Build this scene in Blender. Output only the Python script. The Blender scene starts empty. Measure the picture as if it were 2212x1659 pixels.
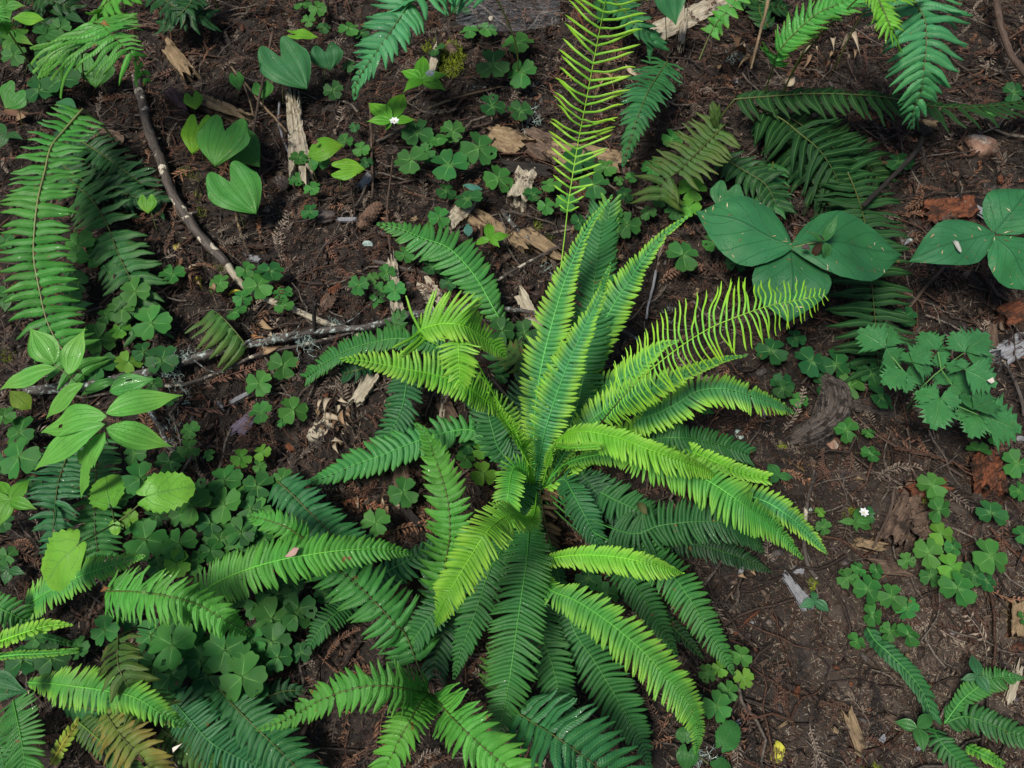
import bpy, math, random
import numpy as np
from mathutils import Vector, Matrix
random.seed(7); rng = np.random.default_rng(11)
SC = bpy.context.scene
COL = SC.collection

# ---------------------------------------------------------------- camera, sky, sun, exposure
TILT = math.radians(28.0); HF = math.radians(33.6); CAMZ = 1.42
cam_data = bpy.data.cameras.new("camera"); cam = bpy.data.objects.new("camera", cam_data); COL.objects.link(cam)
cam.location = (0, 0, CAMZ); cam.rotation_euler = (TILT, 0, 0)
cam_data.sensor_width = 36; cam_data.lens = 18 / math.tan(HF); cam_data.clip_start = .02; cam_data.clip_end = 300
SC.camera = cam
SUN_EL = math.radians(64); SUN_AZ = math.radians(-125)      # azimuth measured from +y towards +x
world = bpy.data.worlds.new("World"); SC.world = world; world.use_nodes = True
wn = world.node_tree; bg = wn.nodes["Background"]
sky = wn.nodes.new("ShaderNodeTexSky"); sky.sky_type = 'NISHITA'; sky.sun_disc = False
sky.sun_elevation = SUN_EL; sky.sun_rotation = SUN_AZ; sky.air_density = 1.2; sky.dust_density = 2.0
wn.links.new(sky.outputs[0], bg.inputs[0]); bg.inputs[1].default_value = 0.05
sl = bpy.data.lights.new("sun", 'SUN'); sl.energy = 2.7; sl.angle = math.radians(17); sl.color = (1, .95, .84)
so = bpy.data.objects.new("sun", sl); COL.objects.link(so)
so.rotation_euler = (math.pi/2 - SUN_EL, 0, math.pi - SUN_AZ)
so.location = (0, 0, 5)
SC.view_settings.view_transform = 'Standard'; SC.view_settings.look = 'None'
SC.view_settings.exposure = 0.78; SC.view_settings.gamma = 1; SC.view_settings.use_curve_mapping = False
SC.cycles.max_bounces = 8; SC.cycles.transparent_max_bounces = 12

# ---------------------------------------------------------------- geometry of the place
_tr = np.random.default_rng(5)
_K = []
for wl, amp, n in ((1.9, .022, 5), (.7, .010, 7), (.28, .0045, 9), (.12, .0022, 12)):
    for _ in range(n):
        a = _tr.uniform(0, 2*math.pi); l = wl*_tr.uniform(.75, 1.3)
        _K.append((math.cos(a)*2*math.pi/l, math.sin(a)*2*math.pi/l, _tr.uniform(0, 6.3), amp/math.sqrt(n)*1.4))
def terr(x, y):
    z = 0*np.asarray(x, float)
    for kx, ky, ph, am in _K: z = z + am*np.sin(kx*x+ky*y+ph)
    return z
FWD = np.array([0, math.sin(TILT), -math.cos(TILT)]); UPV = np.array([0, math.cos(TILT), math.sin(TILT)])
CP = np.array([0, 0, CAMZ]); TH = math.tan(HF)
def P(u, v, h=0.0):
    """point of the place seen at (u, v) of a 2212 x 1659 view, h metres above the ground"""
    d = FWD + (u-1106)/1106*TH*np.array([1., 0, 0]) - (v-829.5)/1106*TH*UPV
    z = h
    for _ in range(6):
        t = (z - CAMZ)/d[2]; p = CP + d*t; z = float(terr(p[0], p[1])) + h
    return p
def pxs(p): return float(np.dot(np.asarray(p)-CP, FWD))*TH/1106
def nrm(v):
    v = np.asarray(v, float); l = np.linalg.norm(v); return v/l if l > 1e-12 else v

# ---------------------------------------------------------------- mesh helpers
def build(name, V, F, mat, uv=None, col=None, smooth=True):
    V = np.asarray(V, np.float32); me = bpy.data.meshes.new(name)
    if isinstance(F, np.ndarray): tot = np.full(len(F), F.shape[1], np.int32); idx = F.ravel().astype(np.int32)
    else: tot = np.array([len(f) for f in F], np.int32); idx = np.concatenate([np.asarray(f, np.int32) for f in F])
    me.vertices.add(len(V)); me.vertices.foreach_set("co", V.ravel())
    me.loops.add(len(idx)); me.loops.foreach_set("vertex_index", idx)
    me.polygons.add(len(tot)); st = np.concatenate(([0], np.cumsum(tot)[:-1])).astype(np.int32)
    me.polygons.foreach_set("loop_start", st); me.polygons.foreach_set("loop_total", tot)
    if smooth: me.polygons.foreach_set("use_smooth", np.ones(len(tot), bool))
    if uv is not None:
        l = me.uv_layers.new(name="UVMap"); l.data.foreach_set("uv", np.asarray(uv, np.float32)[idx].ravel())
    if col is not None:
        a = me.color_attributes.new("col", 'FLOAT_COLOR', 'POINT')
        c = np.ones((len(V), 4), np.float32); c[:, :3] = col; a.data.foreach_set("color", c.ravel())
    me.update(calc_edges=True)
    if mat: me.materials.append(mat)
    return me
def grid_faces(n, m, off=0):
    i, j = np.meshgrid(np.arange(n-1), np.arange(m-1), indexing='ij'); a = (i*m+j).ravel()+off
    return np.stack([a, a+1, a+m+1, a+m], 1)
def tube_geo(pts, rad, sides=6, noise=0., seed=0, caps=True):
    pts = np.asarray(pts, float); n = len(pts); rad = np.broadcast_to(np.asarray(rad, float), (n,))
    T = np.gradient(pts, axis=0); T /= np.maximum(np.linalg.norm(T, axis=1, keepdims=True), 1e-9)
    a = np.array([0, 0, 1.]) if abs(T[0][2]) < .9 else np.array([1., 0, 0])
    r = np.random.default_rng(seed); V = []; UV = []
    nrmv = nrm(np.cross(T[0], a))
    L = np.concatenate(([0], np.cumsum(np.linalg.norm(np.diff(pts, axis=0), axis=1))))
    for i in range(n):
        nrmv = nrm(nrmv - T[i]*np.dot(nrmv, T[i])); b = np.cross(T[i], nrmv)
        for k in range(sides):
            an = 2*math.pi*k/sides; q = rad[i]*(1+noise*r.uniform(-1, 1))
            V.append(pts[i] + q*(math.cos(an)*nrmv+math.sin(an)*b)); UV.append((L[i]*10, k/sides))
    F = []
    for i in range(n-1):
        for k in range(sides):
            k2 = (k+1) % sides; F.append((i*sides+k, i*sides+k2, (i+1)*sides+k2, (i+1)*sides+k))
    if caps:
        F.append(tuple(range(sides))[::-1]); F.append(tuple(range((n-1)*sides, n*sides)))
    return np.array(V), F, np.array(UV)
def joined(geos):
    V = []; F = []; UV = []; o = 0
    for v, f, u in geos:
        V.append(v); UV.append(u); F += [tuple(int(q)+o for q in x) for x in f]; o += len(v)
    return np.concatenate(V), F, np.concatenate(UV)
def spline(pts, n):
    pts = np.asarray(pts, float)
    if len(pts) < 3: 
        t = np.linspace(0, 1, n)[:, None]; return pts[0]*(1-t)+pts[-1]*t
    p = np.vstack([2*pts[0]-pts[1], pts, 2*pts[-1]-pts[-2]]); out = []
    for i in range(1, len(p)-2):
        for t in np.linspace(0, 1, 16, endpoint=False):
            out.append(.5*((2*p[i])+(-p[i-1]+p[i+1])*t+(2*p[i-1]-5*p[i]+4*p[i+1]-p[i+2])*t*t+(-p[i-1]+3*p[i]-3*p[i+1]+p[i+2])*t**3))
    out.append(p[-2]); out = np.array(out)
    L = np.concatenate(([0], np.cumsum(np.linalg.norm(np.diff(out, axis=0), axis=1))))
    s = np.linspace(0, L[-1], n); return np.stack([np.interp(s, L, out[:, k]) for k in range(out.shape[1])], 1)
def inst(V0, F0, M):
    """copies of a template under (k,4,4) matrices, as arrays"""
    V = np.einsum('kij,nj->kni', M[:, :3, :3], V0) + M[:, None, :3, 3]
    k, n = len(M), len(V0)
    F = (F0[None]+(np.arange(k)*n)[:, None, None]).reshape(-1, F0.shape[1])
    return V.reshape(-1, 3), F

# ---------------------------------------------------------------- objects
def obj(name, me, parent=None, M=None, color=None):
    o = bpy.data.objects.new(name, me); COL.objects.link(o)
    if parent is not None: o.parent = parent
    if M is not None: o.matrix_basis = Matrix(M.tolist()) if isinstance(M, np.ndarray) else M
    if color is not None: o.color = color
    return o
def thing(name, label, cat, loc, group=None):
    o = bpy.data.objects.new(name, None); COL.objects.link(o); o.location = tuple(loc); o.empty_display_size = .02
    o['label'] = label; o['category'] = cat
    if group: o['group'] = group
    return o
def tag(o, label, cat, group=None):
    o['label'] = label; o['category'] = cat
    if group: o['group'] = group
    return o
def single(name, V, F, uv, mat, label, cat, group=None, color=None, col=None, smooth=True):
    """a thing that is one mesh, its origin at its middle on the ground"""
    V = np.asarray(V, float); c = np.array([V[:, 0].mean(), V[:, 1].mean(), V[:, 2].min()])
    o = obj(name, build(name, V-c, F, mat, uv, col, smooth), None, np.array(Matrix.Translation(c)), color)
    return tag(o, label, cat, group)
def rel(M, loc):
    M = np.array(M, float); M[:3, 3] -= loc; return M

# ---------------------------------------------------------------- materials
def new_mat(name):
    m = bpy.data.materials.new(name); m.use_nodes = True; nt = m.node_tree; nt.nodes.clear(); return m, nt
class NB:
    def __init__(s, nt): s.nt = nt
    def n(s, t, **k):
        x = s.nt.nodes.new(t)
        for a, b in k.items():
            if a.startswith('i_'):
                key = a[2:]; key = int(key) if key.isdigit() else key.replace('_', ' ')
                x.inputs[key].default_value = b
            else: setattr(x, a, b)
        return x
    def l(s, a, b): s.nt.links.new(a, b)
    def math(s, op, a, b=None, c=None, clamp=False):
        x = s.n('ShaderNodeMath', operation=op, use_clamp=clamp)
        for i, q in enumerate((a, b, c)):
            if q is None: continue
            if isinstance(q, (int, float)): x.inputs[i].default_value = q
            else: s.l(q, x.inputs[i])
        return x.outputs[0]
    def mix(s, f, a, b, bt='MIX'):
        x = s.n('ShaderNodeMix', data_type='RGBA', blend_type=bt)
        for i, q in ((0, f), (6, a), (7, b)):
            if isinstance(q, (int, float)): x.inputs[i].default_value = q
            elif isinstance(q, tuple): x.inputs[i].default_value = (*q[:3], 1)
            else: s.l(q, x.inputs[i])
        return x.outputs[2]
    def noise(s, vec, scale, detail=3, rough=.55):
        x = s.n('ShaderNodeTexNoise'); x.inputs['Scale'].default_value = scale; x.inputs['Detail'].default_value = detail
        x.inputs['Roughness'].default_value = rough
        if vec is not None: s.l(vec, x.inputs['Vector'])
        return x.outputs['Fac']
    def step(s, v, a, b):
        x = s.n('ShaderNodeMapRange', interpolation_type='SMOOTHSTEP'); s.l(v, x.inputs[0])
        x.inputs[1].default_value = a; x.inputs[2].default_value = b; return x.outputs[0]
    def bump(s, h, strength, dist=.002):
        x = s.n('ShaderNodeBump'); x.inputs['Strength'].default_value = strength; x.inputs['Distance'].default_value = dist
        s.l(h, x.inputs['Height']); return x.outputs[0]
def foliage(name, tip=(.34, .52, .03), veins='rib', rough=.42, trans=.28, spots=.25, tip_a=.35, tip_b=1.0, rib=(.16, .34, .08), spec=.4, wet=.0):
    """leaf: object colour at the base, alpha = how far the tip colour shows"""
    m, nt = new_mat(name); b = NB(nt)
    out = b.n('ShaderNodeOutputMaterial'); oi = b.n('ShaderNodeObjectInfo')
    uvn = b.n('ShaderNodeUVMap'); sep = b.n('ShaderNodeSeparateXYZ'); b.l(uvn.outputs[0], sep.inputs[0])
    u, v = sep.outputs[0], sep.outputs[1]; pos = b.n('ShaderNodeNewGeometry').outputs['Position']
    base = oi.outputs['Color']
    f = b.math('MULTIPLY', b.step(u, tip_a, tip_b), oi.outputs['Alpha'])
    c = b.mix(f, base, tip)
    rndv = b.math('MULTIPLY_ADD', oi.outputs['Random'], .3, .85)
    hsv = b.n('ShaderNodeHueSaturation'); b.l(c, hsv.inputs['Color']); b.l(rndv, hsv.inputs['Value'])
    hr = b.math('MULTIPLY_ADD', b.noise(pos, 9, 2), .05, .475); b.l(hr, hsv.inputs['Hue']); c = hsv.outputs[0]
    big = b.noise(pos, 28, 4, .6); c = b.mix(b.math('MULTIPLY', b.step(big, .45, .75), .35), c, b.mix(.5, c, (.02, .05, .015)))
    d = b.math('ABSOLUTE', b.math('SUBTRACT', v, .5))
    h = b.noise(pos, 350, 3)
    if veins == 'rib':
        line = b.step(d, .09, .0); c = b.mix(b.math('MULTIPLY', line, .35), c, rib)
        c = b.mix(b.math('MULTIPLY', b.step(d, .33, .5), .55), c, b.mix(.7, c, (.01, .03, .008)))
        cross = b.math('SINE', b.math('ADD', b.math('MULTIPLY', u, 95), b.math('MULTIPLY', d, -14)))
        h = b.math('ADD', h, b.math('MULTIPLY', cross, .25))
        h = b.math('ADD', h, b.math('MULTIPLY', b.step(d, .12, 0), -1.0))
    elif veins == 'heart':
        w = b.math('PINGPONG', b.math('MULTIPLY', v, 9), .5); line = b.step(w, .07, .0)
        c = b.mix(b.math('MULTIPLY', line, .38), c, b.mix(.6, c, rib)); h = b.math('SUBTRACT', h, b.math('MULTIPLY', line, 1.1))
    elif veins == 'parallel':
        w = b.math('PINGPONG', b.math('MULTIPLY', v, 6), .5); line = b.step(w, .08, .0)
        c = b.mix(b.math('MULTIPLY', line, .35), c, b.mix(.5, c, rib)); h = b.math('SUBTRACT', h, b.math('MULTIPLY', line, 2.2))
    elif veins == 'net':
        line = b.step(d, .03, .0)
        w = b.math('PINGPONG', b.math('ADD', b.math('MULTIPLY', u, 5.), b.math('MULTIPLY', d, -4.4)), .5); l2 = b.step(w, .055, .0)
        line = b.math('MAXIMUM', line, b.math('MULTIPLY', l2, .6)); c = b.mix(b.math('MULTIPLY', line, .5), c, rib)
        h = b.math('SUBTRACT', h, b.math('MULTIPLY', line, 2.0))
    elif veins == 'sorrel':
        line = b.math('MULTIPLY', b.step(d, .035, .0), b.step(u, .95, .2)); c = b.mix(b.math('MULTIPLY', line, .75), c, rib)
        c = b.mix(b.math('MULTIPLY', b.step(u, .28, .0), .35), c, rib); h = b.math('SUBTRACT', h, b.math('MULTIPLY', line, 1.5))
    if spots:
        sp = b.noise(pos, 60, 2, .5); sp2 = b.noise(pos, 12, 1)
        sf = b.math('MULTIPLY', b.step(sp, .70, .76), b.math('MULTIPLY', b.step(sp2, .5, .62), spots*2.4), clamp=True)
        c = b.mix(sf, c, (.20, .10, .035))
    pr = b.n('ShaderNodeBsdfPrincipled'); b.l(c, pr.inputs['Base Color'])
    rn = b.math('MULTIPLY_ADD', b.noise(pos, 45, 3), .34, rough-.17); b.l(rn, pr.inputs['Roughness'])
    pr.inputs['Specular IOR Level'].default_value = spec
    if wet:
        dr = b.n('ShaderNodeTexVoronoi'); dr.inputs['Scale'].default_value = 330; b.l(pos, dr.inputs['Vector'])
        on = b.math('MULTIPLY', b.step(dr.outputs['Distance'], .34, .22), b.step(b.noise(pos, 26, 2), .52, .60))
        h = b.math('ADD', h, b.math('MULTIPLY', on, 3.5)); b.l(b.math('MULTIPLY', on, wet), pr.inputs['Coat Weight']); pr.inputs['Coat Roughness'].default_value = .08
    bn = b.bump(h, .5 if veins in ('rib', 'none', 'sorrel') else .6, .0012); b.l(bn, pr.inputs['Normal'])
    tr = b.n('ShaderNodeBsdfTranslucent'); b.l(b.mix(.5, c, b.mix(1.0, c, (1.0, 1.0, .35), 'MULTIPLY')), tr.inputs[0]); b.l(bn, tr.inputs['Normal'])
    mx = b.n('ShaderNodeMixShader'); mx.inputs[0].default_value = trans
    b.l(pr.outputs[0], mx.inputs[1]); b.l(tr.outputs[0], mx.inputs[2]); b.l(mx.outputs[0], out.inputs[0])
    return m
def barkish(name, c1, c2, c3=None, patch=(.58, .64), scale=60, rough=.85, streak=True, bumps=.7, use_col=False, patch_scale=14):
    m, nt = new_mat(name); b = NB(nt); out = b.n('ShaderNodeOutputMaterial')
    g = b.n('ShaderNodeNewGeometry').outputs['Position']
    vec = g
    if streak:
        mp = b.n('ShaderNodeMapping'); uvn = b.n('ShaderNodeUVMap'); b.l(uvn.outputs[0], mp.inputs[0]); mp.inputs['Scale'].default_value = (.35, 3.5, 1); vec = mp.outputs[0]; s1 = 6
    else: s1 = scale
    n1 = b.noise(vec, s1, 6, .65); n2 = b.noise(g, scale*3, 4)
    c = b.mix(b.step(n1, .35, .68), c1, c2)
    if use_col:
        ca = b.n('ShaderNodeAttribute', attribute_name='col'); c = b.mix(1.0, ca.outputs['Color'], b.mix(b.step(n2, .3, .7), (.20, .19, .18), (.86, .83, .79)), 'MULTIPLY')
    h = b.math('ADD', b.math('MULTIPLY', n1, 1.2), b.math('MULTIPLY', n2, .5))
    if c3 is not None:
        n3 = b.noise(g, patch_scale, 5, .6); f = b.step(n3, patch[0], patch[1]); c = b.mix(f, c, c3); h = b.math('SUBTRACT', h, b.math('MULTIPLY', f, .6))
    c = b.mix(b.math('MULTIPLY', b.step(n2, .5, .8), .3), c, (.01, .008, .006))
    pr = b.n('ShaderNodeBsdfPrincipled'); b.l(c, pr.inputs['Base Color']); pr.inputs['Roughness'].default_value = rough
    pr.inputs['Specular IOR Level'].default_value = .3
    b.l(b.bump(h, bumps, .003), pr.inputs['Normal']); b.l(pr.outputs[0], out.inputs[0]); return m
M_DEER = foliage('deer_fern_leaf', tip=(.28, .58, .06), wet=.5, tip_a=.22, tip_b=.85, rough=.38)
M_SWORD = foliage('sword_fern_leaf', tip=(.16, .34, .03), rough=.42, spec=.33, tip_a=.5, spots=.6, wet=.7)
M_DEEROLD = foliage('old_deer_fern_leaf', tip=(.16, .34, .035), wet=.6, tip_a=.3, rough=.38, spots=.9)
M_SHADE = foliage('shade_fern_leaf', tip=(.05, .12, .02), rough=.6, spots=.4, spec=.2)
M_SICK = foliage('withered_fern_leaf', tip=(.34, .20, .05), rough=.55, tip_a=.1, tip_b=.7, spots=1.0)
M_FERT = foliage('fertile_leaf', tip=(.30, .60, .04), veins='none', tip_a=.1, tip_b=.8, trans=.35, spots=0)
M_FSTEM = foliage('fertile_stem', tip=(.22, .42, .04), veins='none', tip_a=2.6, tip_b=4.2, trans=0, spots=0)
M_SORREL = foliage('sorrel_leaf', tip=(.10, .22, .03), veins='sorrel', rough=.55, trans=.22, spots=.3, rib=(.20, .42, .12), spec=.16)
M_HEART = foliage('heart_leaf', veins='heart', rough=.50, trans=.22, spots=1.0, wet=.15, spec=.28, rib=(.02, .10, .02))
M_LANCE = foliage('lance_leaf', veins='parallel', rough=.45, trans=.3, spots=.2, rib=(.03, .14, .02), wet=.9)
M_NET = foliage('net_leaf', veins='net', rough=.42, trans=.22, spots=.2, rib=(.14, .33, .10), wet=.3)
M_TRIL = foliage('trillium_leaf', veins='net', rough=.55, trans=.12, spots=.25, rib=(.012, .07, .025), wet=.1, spec=.25)
M_STEM = foliage('green_stem', veins='none', trans=.05, spots=.2, rough=.5)
M_PETAL = foliage('petal', veins='none', trans=.3, spots=0, rough=.6)
M_DEAD = foliage('dead_leaf', veins='rib', rough=.7, trans=.12, spots=.5, spec=.2, rib=(.2, .12, .06))
M_BARK = barkish('branch_bark', (.04, .032, .028), (.12, .10, .088), (.50, .45, .36), (.56, .60), patch_scale=26, rough=.6)
M_TWIG = barkish('twig_bark', (.05, .032, .024), (.13, .09, .07), None)
M_LICHBARK = barkish('lichen_bark', (.035, .03, .027), (.12, .105, .095), (.38, .44, .41), (.52, .64), patch_scale=110)
M_CHAR = barkish('charred_bark', (.008, .007, .006), (.03, .025, .022))
M_PALE = barkish('bare_pale_wood', (.22, .185, .135), (.50, .45, .35), (.12, .09, .06), (.6, .7))
M_TAN = barkish('tan_wood', (.14, .095, .055), (.30, .22, .13), (.05, .035, .022), (.55, .66), patch_scale=20)
M_RED = barkish('red_rotten_wood', (.05, .02, .012), (.20, .065, .028), (.03, .015, .01), (.5, .6), patch_scale=35)
M_BROWNW = barkish('brown_wood', (.05, .032, .024), (.17, .115, .082), (.03, .02, .015), (.52, .65), patch_scale=28, bumps=1.0)
M_GREYW = barkish('grey_wood', (.12, .12, .13), (.32, .33, .36), None)
M_LICH = barkish('pale_lichen', (.30, .40, .36), (.48, .58, .52), None, streak=False)
M_MOSS = barkish('moss', (.10, .15, .012), (.28, .34, .02), None, streak=False, scale=90)
M_STONE = barkish('stone', (.06, .048, .042), (.14, .11, .10), (.2, .16, .14), (.55, .7), streak=False, scale=50)
M_PINKST = barkish('pink_stone', (.14, .065, .04), (.30, .19, .14), (.36, .30, .26), (.58, .66), streak=False, scale=25, rough=.5)
M_CONE = barkish('cone_scale', (.06, .035, .024), (.15, .09, .06), None, streak=False, scale=80)
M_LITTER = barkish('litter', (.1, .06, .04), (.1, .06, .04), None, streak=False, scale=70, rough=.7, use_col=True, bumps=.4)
# ---------------------------------------------------------------- ground and litter
def ground():
    def ax(lo, hi, c0, c1, step):
        mid = np.arange(c0, c1+1e-6, step)
        a = c0 - np.geomspace(step*2, c0-lo, 16)[::-1]; b = c1 + np.geomspace(step*2, hi-c1, 16)
        return np.concatenate([a, mid, b])
    xs = ax(-40, 40, -2.0, 2.0, .012); ys = ax(-40, 40, -.5, 2.9, .012)
    X, Y = np.meshgrid(xs, ys, indexing='ij'); Z = terr(X, Y)
    for s, a in ((55, .0016), (110, .0012), (210, .0008)):
        for k in range(4):
            an = rng.uniform(0, 6.3); Z += a*np.sin(math.cos(an)*s*X+math.sin(an)*s*Y+rng.uniform(0, 6))
    V = np.stack([X.ravel(), Y.ravel(), Z.ravel()], 1); F = grid_faces(len(xs), len(ys))[:, ::-1]
    m, nt = new_mat('forest_soil'); b = NB(nt); out = b.n('ShaderNodeOutputMaterial'); g = b.n('ShaderNodeNewGeometry').outputs['Position']
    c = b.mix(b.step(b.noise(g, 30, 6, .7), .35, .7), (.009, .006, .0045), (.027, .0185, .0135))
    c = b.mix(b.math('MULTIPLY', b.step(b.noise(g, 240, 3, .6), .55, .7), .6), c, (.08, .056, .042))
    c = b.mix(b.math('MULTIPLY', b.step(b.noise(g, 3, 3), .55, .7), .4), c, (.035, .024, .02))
    vd = b.n('ShaderNodeVectorMath', operation='DISTANCE'); b.l(g, vd.inputs[0]); vd.inputs[1].default_value = (1.0, .08, 0)   # the trodden dry patch: paler dirt
    tf = b.step(b.math('ADD', vd.outputs['Value'], b.math('MULTIPLY', b.noise(g, 5, 4), .5)), .95, .5)
    c = b.mix(b.math('MULTIPLY', tf, .85), c, b.mix(b.step(b.noise(g, 60, 6, .7), .3, .75), (.050, .036, .029), (.115, .088, .072)))
    pr = b.n('ShaderNodeBsdfPrincipled'); b.l(c, pr.inputs['Base Color']); pr.inputs['Roughness'].default_value = .9
    h = b.math('ADD', b.noise(g, 120, 6, .7), b.noise(g, 420, 3)); b.l(b.bump(h, 1.0, .004), pr.inputs['Normal']); b.l(pr.outputs[0], out.inputs[0])
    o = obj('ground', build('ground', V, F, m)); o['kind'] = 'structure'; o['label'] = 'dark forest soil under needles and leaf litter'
ground()

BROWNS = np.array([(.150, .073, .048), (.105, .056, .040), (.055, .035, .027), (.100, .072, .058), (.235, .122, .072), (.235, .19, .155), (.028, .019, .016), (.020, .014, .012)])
def area_pts(n, x0=-2.15, x1=2.15, y0=-.35, y1=2.65):
    """points spread over the forest floor round the fern, in a plain rectangle narrowed towards the camera side"""
    out = []
    while sum(map(len, out)) < n:
        x = rng.uniform(x0, x1, n); y = rng.uniform(y0, y1, n); k = np.abs(x) < 1.15+.37*(y+.3); out.append(np.stack([x[k], y[k]], 1))
    return np.concatenate(out)[:n]
def _trail(p):      # the trodden bare patch in the near right corner: finer, flatter litter
    return np.clip(1-np.hypot((p[:, 0]-.95)/.62, (p[:, 1]-.12)/.42), 0, 1) > .0
def lay(p, lift, tilt, scale, r=None):
    """matrices that lay pieces on the ground"""
    n = len(p); r = rng
    e = .01; z = terr(p[:, 0], p[:, 1]); gx = (terr(p[:, 0]+e, p[:, 1])-z)/e; gy = (terr(p[:, 0], p[:, 1]+e)-z)/e
    N = np.stack([-gx, -gy, np.ones(n)], 1) + np.stack([r.normal(0, tilt, n), r.normal(0, tilt, n), np.zeros(n)], 1)
    N /= np.linalg.norm(N, axis=1, keepdims=True); a = r.uniform(0, 2*math.pi, n)
    X = np.stack([np.cos(a), np.sin(a), np.zeros(n)], 1); X -= N*(X*N).sum(1, keepdims=True); X /= np.linalg.norm(X, axis=1, keepdims=True)
    Y = np.cross(N, X); M = np.zeros((n, 4, 4)); s = np.asarray(scale).reshape(-1, 1)*np.ones((n, 1))
    M[:, :3, 0] = X*s; M[:, :3, 1] = Y*s; M[:, :3, 2] = N*s; M[:, :3, 3] = np.stack([p[:, 0], p[:, 1], z+lift], 1); M[:, 3, 3] = 1
    return M
def spray_template(n, seed, L=1.0, nl=.16, w=.034, curve=.12, drop=.12):
    """dead redwood twig tip: a thin twig with two ranks of flat needles"""
    r = np.random.default_rng(seed); V = []; F = []
    c = lambda t: np.array([t*L, curve*math.sin(t*2.2)*L, .03*math.sin(t*5)])
    for i in range(6):
        a, b2 = c(i/6), c((i+1)/6); k = len(V)
        V += [a+(0, .008, .01), a+(0, -.008, .01), b2+(0, -.007, .01), b2+(0, .007, .01)]; F.append((k, k+1, k+2, k+3))
    for i in range(n):
        t = .08+.92*i/n; q = c(t); s = 1 if i % 2 else -1
        if r.random() < drop: continue
        l = nl*(1-.6*abs(t-.5)**1.3*1.6)*r.uniform(.7, 1.15); a = r.uniform(.75, 1.15)
        d = np.array([math.cos(a), s*math.sin(a), r.uniform(-.3, .35)]); e = np.array([-d[1], d[0], 0])*w*.5; k = len(V)
        V += [q-e*.5, q+d*l*.5+(0, 0, .02)-e, q+d*l, q+d*l*.5+(0, 0, .02)+e]; F.append((k, k+1, k+2, k+3))
    return np.array(V), np.array(F)
SPRAYS = [spray_template([26, 34, 18, 40, 30, 22][k], k, curve=rng.uniform(-.45, .45), nl=[.13, .17, .24, .11, .2, .15][k], w=[.034, .04, .05, .026, .04, .035][k], drop=[.1, .3, .45, .12, .25, .5][k]) for k in range(6)]
NEEDLE = (np.array([(-.5, -.04, 0), (.0, -.07, .05), (.5, 0, 0), (.0, .07, .05)]), np.array([(0, 1, 2, 3)]))
_a = np.linspace(0, 2*math.pi, 7)[:-1]
def flake_template(seed):
    r = np.random.default_rng(seed); q = r.uniform(.6, 1.2, 6); V = [(0, 0, .10)]
    for k in range(6): V.append((math.cos(_a[k])*q[k]*.5, math.sin(_a[k])*q[k]*.24, r.uniform(-.05, .08)))
    for k in range(6): V.append((V[k+1][0], V[k+1][1], V[k+1][2]-.08))
    F = [(0, 1+k, 1+(k+1) % 6, 0) for k in range(6)]
    F = [(0, 1+k, 1+(k+1) % 6) for k in range(6)] + [(1+k, 7+k, 7+(k+1) % 6) for k in range(6)] + [(1+k, 7+(k+1) % 6, 1+(k+1) % 6) for k in range(6)]
    return np.array(V), np.array(F)
def twig_template(seed):
    r = np.random.default_rng(seed); pts = np.cumsum(np.stack([np.full(8, .14), r.normal(0, .045, 8), r.normal(0, .012, 8)], 1), 0); pts -= pts.mean(0)
    v, f, _ = tube_geo(pts, np.linspace(.016, .007, 8), 4, .2, seed, caps=False); return v, np.array(f)
def litter(name, label, parts, smooth=False):
    Vs, Fs, Cs = [], [], []; o = 0
    for (V0, F0), M, c in parts:
        V, F = inst(V0, F0, M); Vs.append(V); Fs.append(F+o); o += len(V); Cs.append(np.repeat(c, len(V0), 0))
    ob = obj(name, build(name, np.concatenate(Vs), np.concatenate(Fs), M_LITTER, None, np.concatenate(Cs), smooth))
    ob['kind'] = 'stuff'; ob['label'] = label
def cols(n, pal=BROWNS, j=.25, p=None):
    return pal[rng.choice(len(pal), n, p=p)]*rng.uniform(1-j, 1+j, (n, 1))
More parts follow.
